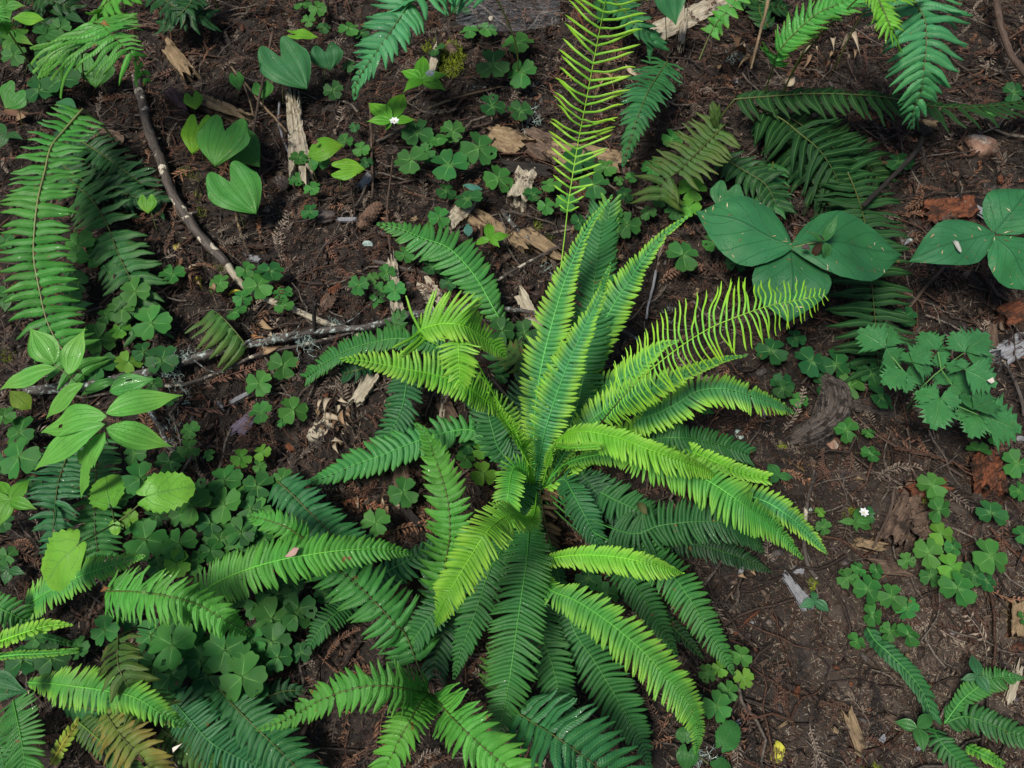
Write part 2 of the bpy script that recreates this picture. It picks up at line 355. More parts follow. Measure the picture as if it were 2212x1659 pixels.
def make_litter():
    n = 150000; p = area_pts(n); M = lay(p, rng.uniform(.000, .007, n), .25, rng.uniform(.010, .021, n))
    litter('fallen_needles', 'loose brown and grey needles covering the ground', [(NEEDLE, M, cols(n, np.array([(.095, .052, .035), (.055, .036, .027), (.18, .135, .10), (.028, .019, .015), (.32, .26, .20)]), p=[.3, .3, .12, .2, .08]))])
    parts = []
    for k, S in enumerate(SPRAYS):
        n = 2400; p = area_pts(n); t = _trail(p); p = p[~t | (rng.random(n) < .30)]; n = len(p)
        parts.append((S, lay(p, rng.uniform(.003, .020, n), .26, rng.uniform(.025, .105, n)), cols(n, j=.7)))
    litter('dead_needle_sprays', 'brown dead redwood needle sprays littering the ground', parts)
    parts = []
    for k in range(6):
        n = 1300; p = area_pts(n)
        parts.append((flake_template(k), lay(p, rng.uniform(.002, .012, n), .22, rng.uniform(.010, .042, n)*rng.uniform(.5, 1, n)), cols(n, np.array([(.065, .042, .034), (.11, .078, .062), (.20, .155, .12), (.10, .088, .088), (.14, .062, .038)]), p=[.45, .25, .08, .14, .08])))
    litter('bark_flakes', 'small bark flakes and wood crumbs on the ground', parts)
    parts = []
    for k in range(8):
        n = 560; p = area_pts(n)
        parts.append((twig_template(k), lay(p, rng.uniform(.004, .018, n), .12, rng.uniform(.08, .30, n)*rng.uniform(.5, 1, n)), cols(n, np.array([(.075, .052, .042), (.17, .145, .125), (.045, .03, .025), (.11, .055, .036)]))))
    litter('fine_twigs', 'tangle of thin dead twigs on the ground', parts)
    # pale chaff on the trodden patch
    n = 44000; p = np.stack([rng.normal(.95, .34, n), rng.normal(.10, .23, n)], 1)
    litter('pale_chaff', 'pale grey needle chaff on the trodden patch', [(NEEDLE, lay(p, rng.uniform(.002, .006, n), .2, rng.uniform(.005, .011, n)), cols(n, np.array([(.27, .22, .175), (.18, .125, .095), (.42, .37, .29), (.17, .09, .06)])))])
make_litter()

# ---------------------------------------------------------------- fern leaves
def pinna_template(kind, droop, seed):
    """unit pinna: x 0..1 along, y across (unit width), z up; adnate base, falcate, a raised middle and rolled edges"""
    r = np.random.default_rng(seed); ser = kind == 'sword'; n = 11 if ser else 8
    V = []; UV = []
    xs = np.linspace(0, 1, n)
    for i, x in enumerate(xs):
        if kind == 'deer': w = .50*min(1, (1.0-x)**.32*1.26) if x > .25 else .56-.07*(x/.25)
        elif kind == 'sword': w = (.30+.25*min(1, x/.07)) * min(1, (1-x)**.62*1.38)
        else: w = .5*(min(1, (1-x)*8))*(1+.22*(i % 2))
        if x >= .999: w = .02
        if ser and 0 < i < n-1: w *= 1.10 if i % 2 else .95
        if kind == 'sword' and i == 1: w *= 1.1
        yc = (.55 if kind == 'deer' else .75)*x**2.2 + .06*math.sin(7*x+seed)
        z = -droop*x**1.7 + (.07*math.sin(5.2*x) if kind == 'thin' else 0) + (.012 if kind == 'deer' else .022)*math.sin(9*x+seed*2)
        e = .11 if kind == 'deer' else .05
        if kind == 'thin': e = .02
        for s in (-1, -.5, 0, .5, 1):
            V.append((x, yc+s*w, z - e*abs(s)**1.8*(1-x*.4) + (.012 if abs(s) == .5 else 0))); UV.append((x, .5+.5*s))
    return np.array(V), grid_faces(n, 5), np.array(UV)
PT = {(k, d, s): pinna_template(k, dv, s+7*d) for k in ('deer', 'sword', 'thin') for d, dv in enumerate((-.16, .06, .24, .5)) for s in range(3)}
_pm = {}
def pinna_mesh(key, mat):
    if (key, mat.name) not in _pm:
        V, F, UV = PT[key]; _pm[(key, mat.name)] = build('pinna', V, F, mat, UV)
    return _pm[(key, mat.name)]
PROF = {
 'deer': [(0, .12), (.1, .30), (.22, .55), (.38, .85), (.55, 1), (.72, .9), (.86, .58), (.95, .26), (1, .05)],
 'deerup': [(0, .2), (.15, .5), (.35, .85), (.5, 1), (.65, .95), (.8, .66), (.92, .33), (1, .08)],
 'cut': [(0, .9), (.2, 1), (.45, .97), (.65, .82), (.82, .55), (.93, .27), (1, .05)],
 'open': [(0, .85), (.3, 1), (.7, 1), (1, .9)],
 'sword': [(0, .85), (.15, 1), (.4, .97), (.6, .78), (.78, .52), (.9, .28), (.97, .14), (1, .06)],
 'hero': [(0, .2), (.12, .5), (.25, .8), (.42, 1), (.55, .90), (.68, .62), (.8, .38), (.9, .24), (1, .06)],
 'fert': [(0, .25), (.1, .55), (.25, .85), (.5, .95), (.8, 1), (1, .9)],
 'fertend': [(0, .5), (.15, .8), (.35, 1), (.7, .92), (.9, .6), (1, .2)],
}
PAL = {  # base colour (leaf pigment) and how strongly the tip colour shows
 'lime': (.145, .43, .030, 1.0), 'young': (.060, .28, .080, 1.0), 'youngd': (.050, .21, .06, .55), 'bright': (.070, .30, .045, .6),
 'green': (.045, .21, .044, .15), 'mid': (.030, .145, .036, .05), 'teal': (.030, .155, .048, 0.), 'dark': (.015, .068, .020, 0.),
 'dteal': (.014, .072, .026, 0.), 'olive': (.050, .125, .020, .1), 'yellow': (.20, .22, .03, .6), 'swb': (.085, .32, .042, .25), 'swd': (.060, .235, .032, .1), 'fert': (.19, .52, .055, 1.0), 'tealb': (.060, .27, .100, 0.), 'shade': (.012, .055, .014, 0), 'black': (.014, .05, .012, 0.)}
class Fern:
    def __init__(s, label, at, group=None, cap=300, cat='fern', name='sword_fern'):
        s.loc = P(*at, 0.0); s.root = thing(name, label, cat, s.loc, group); s.left = cap; s.defer = []
    def frond(s, pts, hs, hw, col, kind='deer', prof=None, sp=9.3, ang=(8, 42), lift=.05, roll=0, droop=1, start=0., mat=None, rib=None, wr=1.0, curl=0, apart=False, ends=1., gap=.0, angr=None, label=None, prio=None, seed=None):
        s.defer.append((prio if prio is not None else 0, dict(pts=pts, hs=hs, hw=hw, col=col, kind=kind, prof=prof, sp=sp, ang=ang, lift=lift, roll=roll, droop=droop, start=start, mat=mat, rib=rib, wr=wr, curl=curl, apart=apart, ends=ends, gap=gap, angr=angr, label=label, seed=seed)))
        return s
    def done(s):
        for i, (_, k) in enumerate(sorted(s.defer, key=lambda q: -q[0])): s._frond(seed0=i, **k)
        return s
    def _frond(s, pts, hs, hw, col, kind, prof, sp, ang, lift, roll, droop, start, mat, rib, wr, curl, apart, ends, gap, angr, label, seed, seed0=0):
        sd = seed0 if seed is None else seed
        r = np.random.default_rng(int(abs(pts[-1][0])*31+abs(pts[-1][1])*7+sd)); prof = prof or ('deer' if kind == 'deer' else 'sword')
        hs = np.asarray(hs, float); k = len(pts); hh = np.interp(np.linspace(0, 1, k), np.linspace(0, 1, len(hs)), hs)
        W = np.array([P(u, v, h) for (u, v), h in zip(pts, hh)])
        fine = spline(W, 160); L = np.linalg.norm(np.diff(fine, axis=0), axis=1).sum()
        pm = pxs(fine[80]); spw = sp*pm; n = max(6, int(L*(1-start)/spw)); 
        T = np.gradient(fine, axis=0); T /= np.linalg.norm(T, axis=1, keepdims=True)
        pal = PAL[col] if isinstance(col, str) else col
        jit = r.uniform(.9, 1.12); hj = r.uniform(-.06, .06); color = (pal[0]*jit*(1+hj), pal[1]*jit, pal[2]*jit*(1-hj*2), pal[3])
        mat = mat or {'deer': M_DEEROLD if col in ('green', 'mid', 'dark', 'teal', 'dteal', 'swb') else M_DEER, 'sword': M_SWORD, 'thin': M_FERT}[kind]
        hwl, hwr = (hw if isinstance(hw, tuple) else (hw, hw)); gk = 1.0 if kind == 'thin' else 1.13; hwl *= gk; hwr *= gk; px = np.array(PROF[prof])
        Ns = []
        for i in range(160):
            up = np.array([0, 0, 1.])*.75+nrm(CP-fine[i])*.25; N = nrm(up-T[i]*np.dot(up, T[i])); S = np.cross(N, T[i]); a = math.radians(roll if not isinstance(roll, tuple) else roll[0]+(roll[1]-roll[0])*i/159)
            Ns.append(nrm(N*math.cos(a)+S*math.sin(a)))
        Ns = np.array(Ns)
        items = []; hole = r.uniform(0, 1)
        for j in range(n):
            t = (j+.5)/n; q = start+(1-start)*t; f = min(q*159, 158.99); i = int(f); a = f-i
            p = fine[i]*(1-a)+fine[i+1]*a; N = nrm(Ns[i]); Td = T[i]; S = np.cross(N, Td)
            w = np.interp(t, px[:, 0], px[:, 1]); 
            for side, hwx in ((1, hwl), (-1, hwr)):
                if hwx <= 0 or (gap and r.random() < gap): continue
                ag = angr if (angr and side < 0) else ang; an0 = ag[0]+(ag[1]-ag[0])*t**2.2
                an = math.radians(an0+r.normal(0, 2.8 if kind == 'deer' else 4.0)); lf = lift+r.normal(0, .035 if kind == 'deer' else .07)
                d = nrm(S*side*math.cos(an)+Td*math.sin(an)+N*lf); Z = nrm(N-d*np.dot(N, d)); Z = nrm(Z + Td*r.normal(0, .14)); Z = nrm(Z-d*np.dot(Z, d))
                Y = np.cross(Z, d); Y = Y if np.dot(Y, Td) > 0 else -Y
                ln = hwx*pm*w*(r.uniform(.92, 1.06) if r.random() > .015 else r.uniform(.4, .8)); wd = spw*wr*(.55+.45*min(1, w*1.5)) * r.uniform(.93, 1.04)
                if kind == 'deer': wd *= 1.0
                M = np.eye(4); M[:3, 0] = d*ln; M[:3, 1] = Y*wd; M[:3, 2] = Z*(ln if kind != 'deer' else (ln*.6+wd*1.2)*.75); M[:3, 3] = p + Td*spw*.5*0 + d*pm*.6
                dr = min(3, max(0, (droop+(2 if angr and side < 0 and kind == 'thin' else 0))+(1 if r.random() < .12 else 0)-(1 if r.random() < .12 else 0)))
                items.append(((kind, dr, int(r.integers(3))), M))
        rr = (rib or 1.7)*pm
        rp = fine[::4]-s.loc; rad = np.interp(np.linspace(0, 1, len(rp)), [0, .25, 1], [rr*1.25, rr, rr*.35])
        if curl:
            e = fine[-1]; Td = T[-1]; N = Ns[-1]; c0 = curl*pm; th = np.linspace(0, 4.4, 12)
            sp_pts = [e-s.loc+Td*c0*math.sin(x)*(1-x/7)+N*c0*(1-math.cos(x))*(1-x/7) for x in th[1:]]
            rp = np.vstack([rp, sp_pts]); rad = np.concatenate([rad, np.linspace(rr*.5, rr*.45, 11)])
        if hs[0] >= .1 and start == 0:      # the stipe that carries a raised frond goes down to the soil
            e = fine[0]; bk = -T[0]*np.array([1, 1, 0]); z0 = float(terr(e[0], e[1])); dz = e[2]-z0; ft = e+nrm(bk)*dz*.22; ft[2] = float(terr(ft[0], ft[1]))-.005
            st = spline([ft, (ft+e)/2+nrm(bk)*dz*.08, e], 7)[:-1]-s.loc; rp = np.vstack([st, rp]); rad = np.concatenate([np.full(6, rr*1.2), rad])
        v, f, u = tube_geo(rp, rad, 5)
        stemc = {'sword': (.20, .22, .08, 0) if rib == 2.6 else (.075, .10, .022, 0), 'deer': (color[0]*1.3+.02, color[1]*1.25+.04, color[2]*1.1, 0), 'thin': (.10, .20, .03, 0)}[kind]
        if kind == 'thin': stemc = (.035, .028, .012, 1)
        fo = obj('frond', build('frond', v, f, M_FSTEM if kind == 'thin' else M_STEM, u), s.root, np.eye(4), stemc)
        if label: fo['label'] = label
        if s.left >= len(items) or (apart and s.left > 30):
            s.left -= len(items)
            for key, M in items: obj('pinna', pinna_mesh(key, mat), fo, rel(M, s.loc), color)
        else:
            Vs, Fs, Us = [], [], []; o = 0
            for key, M in items:
                V0, F0, U0 = PT[key]; V = V0@M[:3, :3].T+(M[:3, 3]-s.loc); Vs.append(V); Fs.append(F0+o); Us.append(U0); o += len(V)
            b = obj('pinna_rows', build('pinna_rows', np.concatenate(Vs), np.concatenate(Fs), mat, np.concatenate(Us)), fo, np.eye(4), color); b['kind'] = 'stuff'

# ---------------------------------------------------------------- broad leaves
def leaf_grid(kind, seed=0, n=14, m=9):
    """unit leaf: x 0..1 base to tip, y = +-half width (unit 1 = half width), z relief"""
    r = np.random.default_rng(abs(seed)); V = []; UV = []; S = np.linspace(-1, 1, m)
    jag = r.uniform(.6, 1.2, n*2)
    for i in range(n):
        x = i/(n-1)
        for s in S:
            a = abs(s); X = x; Z = 0
            if kind == 'lance': w = float(np.interp(x, [0, .07, .18, .35, .5, .65, .76, .86, .94, 1], [0, .42, .80, 1, .95, .70, .42, .19, .07, 0])); Z = .05*(1-a)*0 - .04*math.cos(a*9)*w + .10*a*w
            elif kind == 'oval': w = float(np.interp(x, [0, .12, .3, .5, .65, .8, .92, 1], [.05, .35, .78, 1, .95, .66, .27, 0])); Z = .05*a
            elif kind == 'tril': w = float(np.interp(x, [0, .06, .16, .3, .45, .6, .75, .86, .94, 1], [.06, .32, .66, .92, 1.0, .92, .66, .36, .14, 0])); Z = -.08*a*a+.035*math.sin(a*10+x*3)*w
            elif kind == 'heart':
                w = np.interp(x, [0, .12, .3, .5, .7, .85, .95, 1], [.86, 1.0, .98, .82, .55, .28, .10, 0]); X = x-.42*max(0, math.sin(math.pi*min(1, a)))**(1.25 if a < .5 else .6)*(1-x)**2.4 - .01; Z = .10*a*(1-x*.5)-.09*a*a*a+.02*math.sin(a*12)
                if x == 0: X += .03*(1-a)
            elif kind == 'sorrel':
                w = np.interp(x, [0, .12, .35, .6, .8, .92, 1], [.06, .40, .80, 1.0, 1.04, .95, .74]); X = x*(1-.17*(1-a)**2*x*x-.20*a**4*x**2); Z = .17*a
            elif kind == 'jag':
                w = np.interp(x, [0, .1, .35, .55, .8, 1], [.05, .5, .95, .85, .5, .0]); w *= (1.26 if i % 2 else .78) if 0 < i < n-1 else 1; w *= 1+.16*math.sin(x*19); X = x+(.10*a if i % 2 else .02*a); Z = .06*a+.02*math.sin(a*14+x*5)
            elif kind == 'lobed':
                w = np.interp(x, [0, .1, .3, .5, .75, .92, 1], [.55, .95, 1., .95, .8, .5, .12]); w *= (1.07 if i % 2 else .92) if 0 < i < n-1 else 1; X = x-.22*math.sin(math.pi*a)**.8*(1-x)**3; Z = .05*a
            V.append((X, s*w, Z)); UV.append((x, .5+.5*s))
    return np.array(V), grid_faces(n, m), np.array(UV)
LEAF_N = {'jag': (17, 9), 'heart': (16, 19), 'tril': (18, 11), 'sorrel': (9, 9), 'lance': (16, 13), 'oval': (12, 7), 'lobed': (15, 11)}
def leaf_mesh(name, kind, mat, L, Wd, curl=.12, side=0., wav=.02, seed=0, bite=None):
    """a leaf of length L, half width Wd, with its own arch, waviness and bites"""
    n, m = LEAF_N[kind]; V, F, UV = leaf_grid(kind, seed, n, m); r = np.random.default_rng(abs(seed)+99)
    x, y, z = V[:, 0].copy(), V[:, 1].copy(), V[:, 2].copy(); ph = r.uniform(0, 6, 3)
    X = x*L; Y = y*Wd + side*L*x*x; Z = z*Wd + curl*L*(1-(2*np.maximum(x, 0)-.85)**2)*.5 - curl*L*.13 + wav*L*np.sin(5*x+ph[0]+3*y)*np.abs(y)+wav*.5*L*np.sin(9*x+ph[1])
    V2 = np.stack([X, Y, Z], 1)
    if bite:
        keep = np.ones(len(F), bool); c = V[F].mean(1)
        for bx, by, br in bite: keep &= np.hypot(c[:, 0]-bx, (c[:, 1]-by)*.5) > br
        F = F[keep]
    return build(name, V2, F, mat, UV)
def leaf_matrix(a, b, up=(0, 0, 1.), roll=0):
    d = nrm(b-a); up = np.asarray(up, float)*.8+nrm(CP-a)*.2; N = nrm(up-d*np.dot(up, d)); Y = np.cross(N, d)
    ca, sa = math.cos(math.radians(roll)), math.sin(math.radians(roll)); N, Y = N*ca+Y*sa, Y*ca-N*sa
    M = np.eye(4); M[:3, 0] = d; M[:3, 1] = Y; M[:3, 2] = N; M[:3, 3] = a; return M
def leaf(root, loc, kind, uv0, uv1, h0, h1, hw, mat, color, name='leaf', curl=.12, side=0., wav=.02, roll=0, seed=0, bite=None):
    a, b = P(*uv0, h0), P(*uv1, h1); L = np.linalg.norm(b-a); pm = pxs((a+b)/2)
    return obj(name, leaf_mesh(name, kind, mat, L, hw*pm, curl, side, wav, seed, bite), root, rel(leaf_matrix(a, b, roll=roll), loc), color)
def stalk(root, loc, pts, rad, color=(.10, .16, .05, 0), name='stalk', mat=None, n=9, sides=5):
    v, f, u = tube_geo(spline(pts, n)-loc, np.linspace(rad, rad*.7, n), sides); return obj(name, build(name, v, f, mat or M_STEM, u), root, np.eye(4), color)

# ---------------------------------------------------------------- labels by what stands near
MARKS = [((500, 752), 'the lichen stick'), ((345, 330), 'the dark curved branch'), ((640, 275), 'the pale split stump'), ((765, 468), 'the pine cone'), ((1100, 300), 'the tan wood block'),
 ((1615, 500), 'the big trillium'), ((2120, 520), 'the right-edge trillium'), ((1785, 880), 'the gnarled root'), ((2050, 820), 'the jagged-leaved plant'), ((1712, 1275), 'the blue-grey wood sliver'),
 ((974, 130), 'the yellow moss'), ((230, 930), 'the dewy lance-leaved plant'), ((490, 300), 'the stacked heart leaves'), ((500, 410), 'the lone big heart leaf'), ((140, 1215), 'the smooth pale veined leaf'), ((370, 1300), 'the broad arched fern frond'),
 ((725, 905), 'the curled beige dead leaves'), ((1955, 1110), 'the brown rotten plank'), ((1945, 1440), 'the narrow dark fern'), ((1665, 1622), 'the yellow fallen leaf'), ((1085, 30), 'the spider web'),
 ((920, 165), 'the starflower'), ((680, 1195), 'the long bright frond'), ((785, 840), 'the pale wood splinter'), ((1270, 250), 'the upright fertile frond'), ((1400, 230), 'the blue-green hanging frond'), ((1530, 1420), 'the lower right fronds'),
 ((958, 1050), 'the upright serrated frond'), ((700, 1000), 'the glossy dark frond'), ((85, 500), 'the tall left fern'), ((450, 640), 'the yellowing half frond'), ((1110, 60), 'the wispy web'), ((860, 625), 'the pale wood slab'), ((703, 473), 'the round stone'), ((1240, 570), 'the tallest lime fronds'), ((2105, 318), 'the pink stone'), ((2043, 455), 'the orange rotten wood'), ((850, 260), 'the leafy starflower plant'), ((190, 1480), 'the low left frond'), ((1340, 740), 'the fern tops')]
def debris_on(obs, n, ln=.009, label='pale fallen needles lying on the leaves', seed=1):
    """single dry needles lying on broad leaves"""
    r = np.random.default_rng(seed); M = []
    for o in obs:
        me = o.data; V = np.array([v.co for v in me.vertices]); B4 = np.array(o.matrix_basis); p = o.parent
        while p is not None: B4 = np.array(p.matrix_basis)@B4; p = p.parent
        V = V@B4[:3, :3].T+B4[:3, 3]; Fc = [tuple(f.vertices) for f in me.polygons]
        for _ in range(n):
            q = V[list(Fc[int(r.integers(len(Fc)))])]; c = q.mean(0); N = nrm(np.cross(q[1]-q[0], q[2]-q[0])); N = N if N[2] > 0 else -N
            if not np.isfinite(N).all() or np.linalg.norm(N) < .5: continue
            X = nrm(np.cross(N, r.normal(0, 1, 3))); l = ln*r.uniform(.35, 1.2); m = np.eye(4); m[:3, 0] = X*l; m[:3, 1] = np.cross(N, X)*l; m[:3, 2] = N*l; m[:3, 3] = c+N*.0012; M.append(m)
    M = np.array(M); V, F = inst(NEEDLE[0]*np.array([1, 1.0, 1]), NEEDLE[1], M)
    c = np.repeat(np.array([(.75, .58, .33), (.9, .78, .55), (.4, .2, .1)])[r.integers(0, 3, len(M))], 4, 0)
    ob = obj('fallen_needles', build('fallen_needles', V, F, M_LITTER, None, c, False)); ob['kind'] = 'stuff'; ob['label'] = label
_used = {}
def where(u, v):
    out = []
    for (a, b), nm in MARKS:
        d = math.hypot(u-a, v-b); out.append((d, a, b, nm))
    return sorted(out)
def dirword(dx, dy):
    a = math.degrees(math.atan2(-dy, dx)) % 360
    return ['right of', 'above and right of', 'above', 'above and left of', 'left of', 'below and left of', 'below', 'below and right of'][int((a+22.5)//45) % 8]
_pending = []
def autolabel(o, desc, u, v, most=16):
    """label told apart by the nearest landmark; ordinals only where nothing else does"""
    _pending.append((o, desc, u, v))
def settle_labels():
    taken = {}
    for o, desc, u, v in _pending:
        cand = where(u, v)[:4]; done = False
        for d, a, b, nm in cand:
            t = f"{desc} {'beside' if d < 22 else dirword(u-a, v-b)} {nm}"
            if len(t.split()) <= 15 and t not in taken: taken[t] = [(o, d)]; done = True; o['label'] = t; break
        if not done:
            d, a, b, nm = cand[0]; t = f"{desc} {dirword(u-a, v-b)} {nm}"; taken.setdefault(t, []).append((o, d)); o['label'] = t
    W_ = ['nearest', 'second nearest', 'third nearest', 'fourth nearest', 'fifth nearest', 'sixth nearest', 'seventh nearest', 'eighth nearest', 'ninth nearest', 'tenth nearest']
    for t, l in taken.items():
        if len(l) > 1:
            for k, (o, d) in enumerate(sorted(l, key=lambda q: q[1])): o['label'] = t + ', ' + W_[min(k, 9)] + ' of these'
# ---------------------------------------------------------------- the big deer fern
big = Fern('large deer fern with a rosette of lime-tipped arching fronds in the middle of the picture', (1166, 1050), name='deer_fern', cat='fern')
B = big.frond
# low, dark, older fronds
B([(1175,1060),(1250,1110),(1361,1152),(1422,1136),(1494,1127),(1559,1129),(1612,1150),(1652,1196)], (.03,.16,.18,.06), 48, 'mid', prio=1, start=.32, prof='cut', sp=8.6)
B([(1180,1070),(1330,1140),(1450,1165),(1530,1182),(1602,1206),(1668,1236)], (.03,.10,.03), 30, 'dark', start=.45, prof='cut', sp=8)
B([(1178,1070),(1250,1130),(1340,1180),(1410,1212),(1455,1246),(1494,1300),(1530,1361),(1566,1418),(1588,1460)], (.03,.14,.12,.04), 43, 'green', prio=1, start=.35, prof='cut', droop=2)
B([(1175,1080),(1240,1140),(1310,1195),(1357,1242),(1397,1300),(1432,1361),(1464,1418)], (.03,.10,.03), 38, 'mid', start=.35, prof='cut')
B([(1340,1270),(1422,1330),(1476,1376),(1523,1426)], (.03,.05,.02), 22, 'dark', prof='cut')
B([(1168,1090),(1195,1200),(1235,1350),(1285,1429),(1343,1526),(1386,1602),(1404,1660)], (.03,.10,.08,.03), 50, 'mid', start=.3, prof='deerup', droop=2)
B([(1166,1090),(1165,1200),(1168,1350),(1192,1433),(1220,1530),(1256,1600)], (.03,.11,.07), 46, 'mid', start=.2, prof='deerup')
B([(1165,1080),(1185,1190),(1200,1240),(1222,1310),(1260,1330)], (.02,.05,.02), 22, 'mid', sp=8)
B([(1162,1070),(1145,1134),(1138,1206),(1120,1332),(1102,1458),(1083,1560),(1064,1625)], (.05,.20,.17,.05), 58, 'green', prio=2, prof='deerup', sp=8.7, droop=2)
B([(1158,1080),(1110,1150),(1062,1224),(1030,1314),(1000,1397),(980,1468)], (.05,.13,.05), 40, 'mid', prio=1, start=.1, prof='deerup', droop=2)
B([(1150,1075),(1050,1190),(965,1290),(916,1350),(877,1404),(833,1451)], (.04,.13,.04), 34, 'mid', start=.25, prof='deerup')
B([(1140,1100),(1000,1260),(960,1360),(944,1410),(938,1460)], (.03,.06,.03), 36, 'dteal', start=.35, prof='open', sp=11)
B([(1160,1040),(1084,978),(1064,928),(1051,881),(1035,835),(1000,790)], (.04,.12,.08), 42, 'teal', prof='deerup', roll=-5)
B([(1162,1050),(1300,985),(1400,952),(1460,945),(1505,950),(1562,962),(1618,982)], (.04,.15,.06), 33, 'mid', start=.3, prof='open')
B([(1165,1045),(1300,955),(1425,975),(1500,1010),(1580,1060),(1650,1100)], (.04,.12,.05), 40, 'mid', start=.3, prof='cut')
B([(1166,1050),(1250,1045),(1340,1085),(1420,1120),(1470,1140)], (.03,.10,.05), 44, 'teal', start=.1, prof='cut')
B([(1166,1060),(1215,1035),(1236,1062),(1262,1112),(1290,1165),(1310,1200)], (.03,.12,.06), 38, 'teal', prof='deerup', sp=10, ang=(18, 42))
B([(1168,1055),(1245,1020),(1290,1065),(1335,1110),(1372,1160)], (.03,.09,.05), 42, 'dteal', prof='deerup')
B([(1190,1030),(1230,890),(1268,750),(1285,600),(1303,455)], (.04,.18,.26), 46, 'teal', prof='open', roll=5)
B([(1185,1030),(1245,880),(1285,680),(1308,520),(1318,440)], (.04,.2,.28), 33, 'youngd', prof='open')
B([(1150,1040),(1125,900),(1150,800),(1165,740)], (.04,.12,.18), 36, 'dteal', prof='open')
B([(1150,1020),(1111,1011),(1098,1064),(1092,1110),(1085,1150)], (.06,.17,.12), 31, 'bright', prof='open', sp=8)
B([(1145,1030),(1120,1090),(1120,1150)], (.04,.10,.08), 34, 'teal', prof='open')
B([(1160,1060),(1080,990),(1028,932),(964,934),(898,954),(831,981),(764,1004),(704,1029),(654,1045)], (.03,.09,.09,.03), (40, 47), 'green', prio=2, start=.12, prof='deerup', sp=13, droop=2, wr=1.02)
B([(1166,1060),(1174,1110),(1182,1150),(1180,1205)], (.05,.08,.03), 30, (.10,.055,.032,0), prof='open', sp=11, gap=.3, mat=M_SICK, droop=3)
B([(1164,1070),(1145,1100),(1110,1150)], (.04,.05,.02), 22, (.09,.05,.03,0), prof='open', sp=12, gap=.35, mat=M_SICK, droop=3)
B([(1175,1055),(1215,1075),(1250,1120)], (.04,.05,.02), 20, (.09,.05,.03,0), prof='open', sp=12, gap=.4, mat=M_SICK, droop=3)
# young, bright
B([(1155,1045),(1154,914),(1170,790),(1209,641),(1242,551),(1275,483),(1322,424)], (.04,.20,.30,.40), 44, 'young', prio=5, prof='hero', start=.05, lift=.18, curl=4, roll=5)
B([(1175,1030),(1240,860),(1309,690),(1352,618),(1385,568),(1430,512),(1492,462)], (.04,.20,.30,.36), 43, 'young', prio=5, prof='hero', start=.2, lift=.15, ang=(12,45), curl=2)
B([(1157,1045),(1166,985),(1182,914),(1222,798),(1255,724),(1295,641),(1306,605),(1320,568)], (.05,.24,.36,.44), 45, 'young', prio=9, prof='hero', lift=.16, ang=(8,48), curl=4, wr=1.0)
B([(1170,1035),(1230,905),(1282,844),(1339,821),(1395,774),(1429,748),(1466,736)], (.04,.16,.22), 32, 'young', prio=3, prof='deerup', start=.15, lift=.2)
B([(1180,1045),(1240,950),(1300,890),(1382,851),(1462,816),(1529,788),(1570,775),(1612,768)], (.04,.22,.32,.34), 45, 'young', prio=8, prof='hero', start=.08, lift=.2, ang=(18,45), curl=4)
B([(1175,1045),(1300,925),(1400,900),(1462,872),(1505,845),(1562,839),(1629,856),(1682,874),(1722,893)], (.04,.2,.24,.12), (34, 42), 'young', prio=6, prof='cut', start=.35, ang=(14,38), droop=2)
B([(1176,1050),(1290,965),(1379,924),(1422,905),(1480,888)], (.04,.14,.16), 26, 'lime', prof='open', lift=.3)
B([(1172,1055),(1225,1000),(1330,978),(1395,990),(1462,1008),(1529,1038),(1590,1078),(1638,1112),(1683,1148),(1735,1207)], (.04,.24,.24,.10), (46, 58), 'bright', prio=7, prof='deerup', start=.12, droop=2, sp=9)
B([(1172,1050),(1195,965),(1215,942),(1262,932),(1329,944),(1389,966),(1462,992),(1520,1012),(1566,1043)], (.05,.28,.34,.22), (27, 48), 'lime', prio=7, prof='deerup', start=.1, ang=(22,38), roll=-8, droop=2, lift=-.03)
B([(1560,1060),(1640,1078),(1690,1105),(1735,1142),(1788,1197)], (.10,.12,.05), 30, 'young', prio=2, prof='cut', lift=.12)
B([(1175,1055),(1400,950),(1490,975),(1550,1000),(1600,1020),(1655,1034)], (.04,.16,.14), 20, 'lime', prof='open', start=.5, lift=.35, curl=4)
B([(1172,1050),(1195,972),(1230,968),(1292,964)], (.05,.30,.33), (12, 10), 'lime', prof='open', start=.3, lift=.3, curl=5, sp=6)
B([(1160,1060),(1160,1220),(1180,1209),(1242,1199),(1314,1201),(1386,1213),(1444,1228),(1474,1238)], (.03,.2,.26,.2), (25, 42), 'lime', prio=5, prof='deerup', start=.42, ang=(22,42), curl=4, sp=8.4)
B([(1160,1070),(1172,1200),(1184,1268),(1242,1296),(1314,1343),(1386,1404),(1440,1462),(1487,1519),(1508,1573),(1504,1631)], (.04,.20,.26,.20,.08), (46, 52), 'bright', prio=8, prof='deerup', start=.22, droop=2, ang=(12,40), sp=9)
B([(1160,1060),(1150,1118),(1110,1110),(1078,1124),(1046,1156),(1010,1213),(970,1278),(948,1325),(940,1355)], (.05,.34,.42,.36,.20), (48, 46), 'lime', prio=8, prof='deerup', start=.12, droop=2, ang=(14,44), sp=8.6)
B([(1150,1045),(1141,1000),(1124,961),(1098,921),(1071,878),(1053,848)], (.05,.26,.34), 30, 'lime', prio=3, prof='deerup', lift=.75, ang=(30,55), curl=4, sp=8)
B([(1155,1045),(1100,900),(1051,866),(1014,838),(981,821),(931,808),(881,798),(831,788),(784,779),(738,777)], (.05,.20,.26,.28), (36, 47), 'lime', prio=6, prof='deerup', start=.15, ang=(-5,25), lift=.1, curl=5)
B([(1120,960),(1060,840),(990,770),(905,722),(948,700),(998,703),(1048,731),(1094,774)], (.10,.32,.40,.28), (74, 40), 'lime', prio=5, prof='cut', start=.56, ang=(26,44), droop=2)
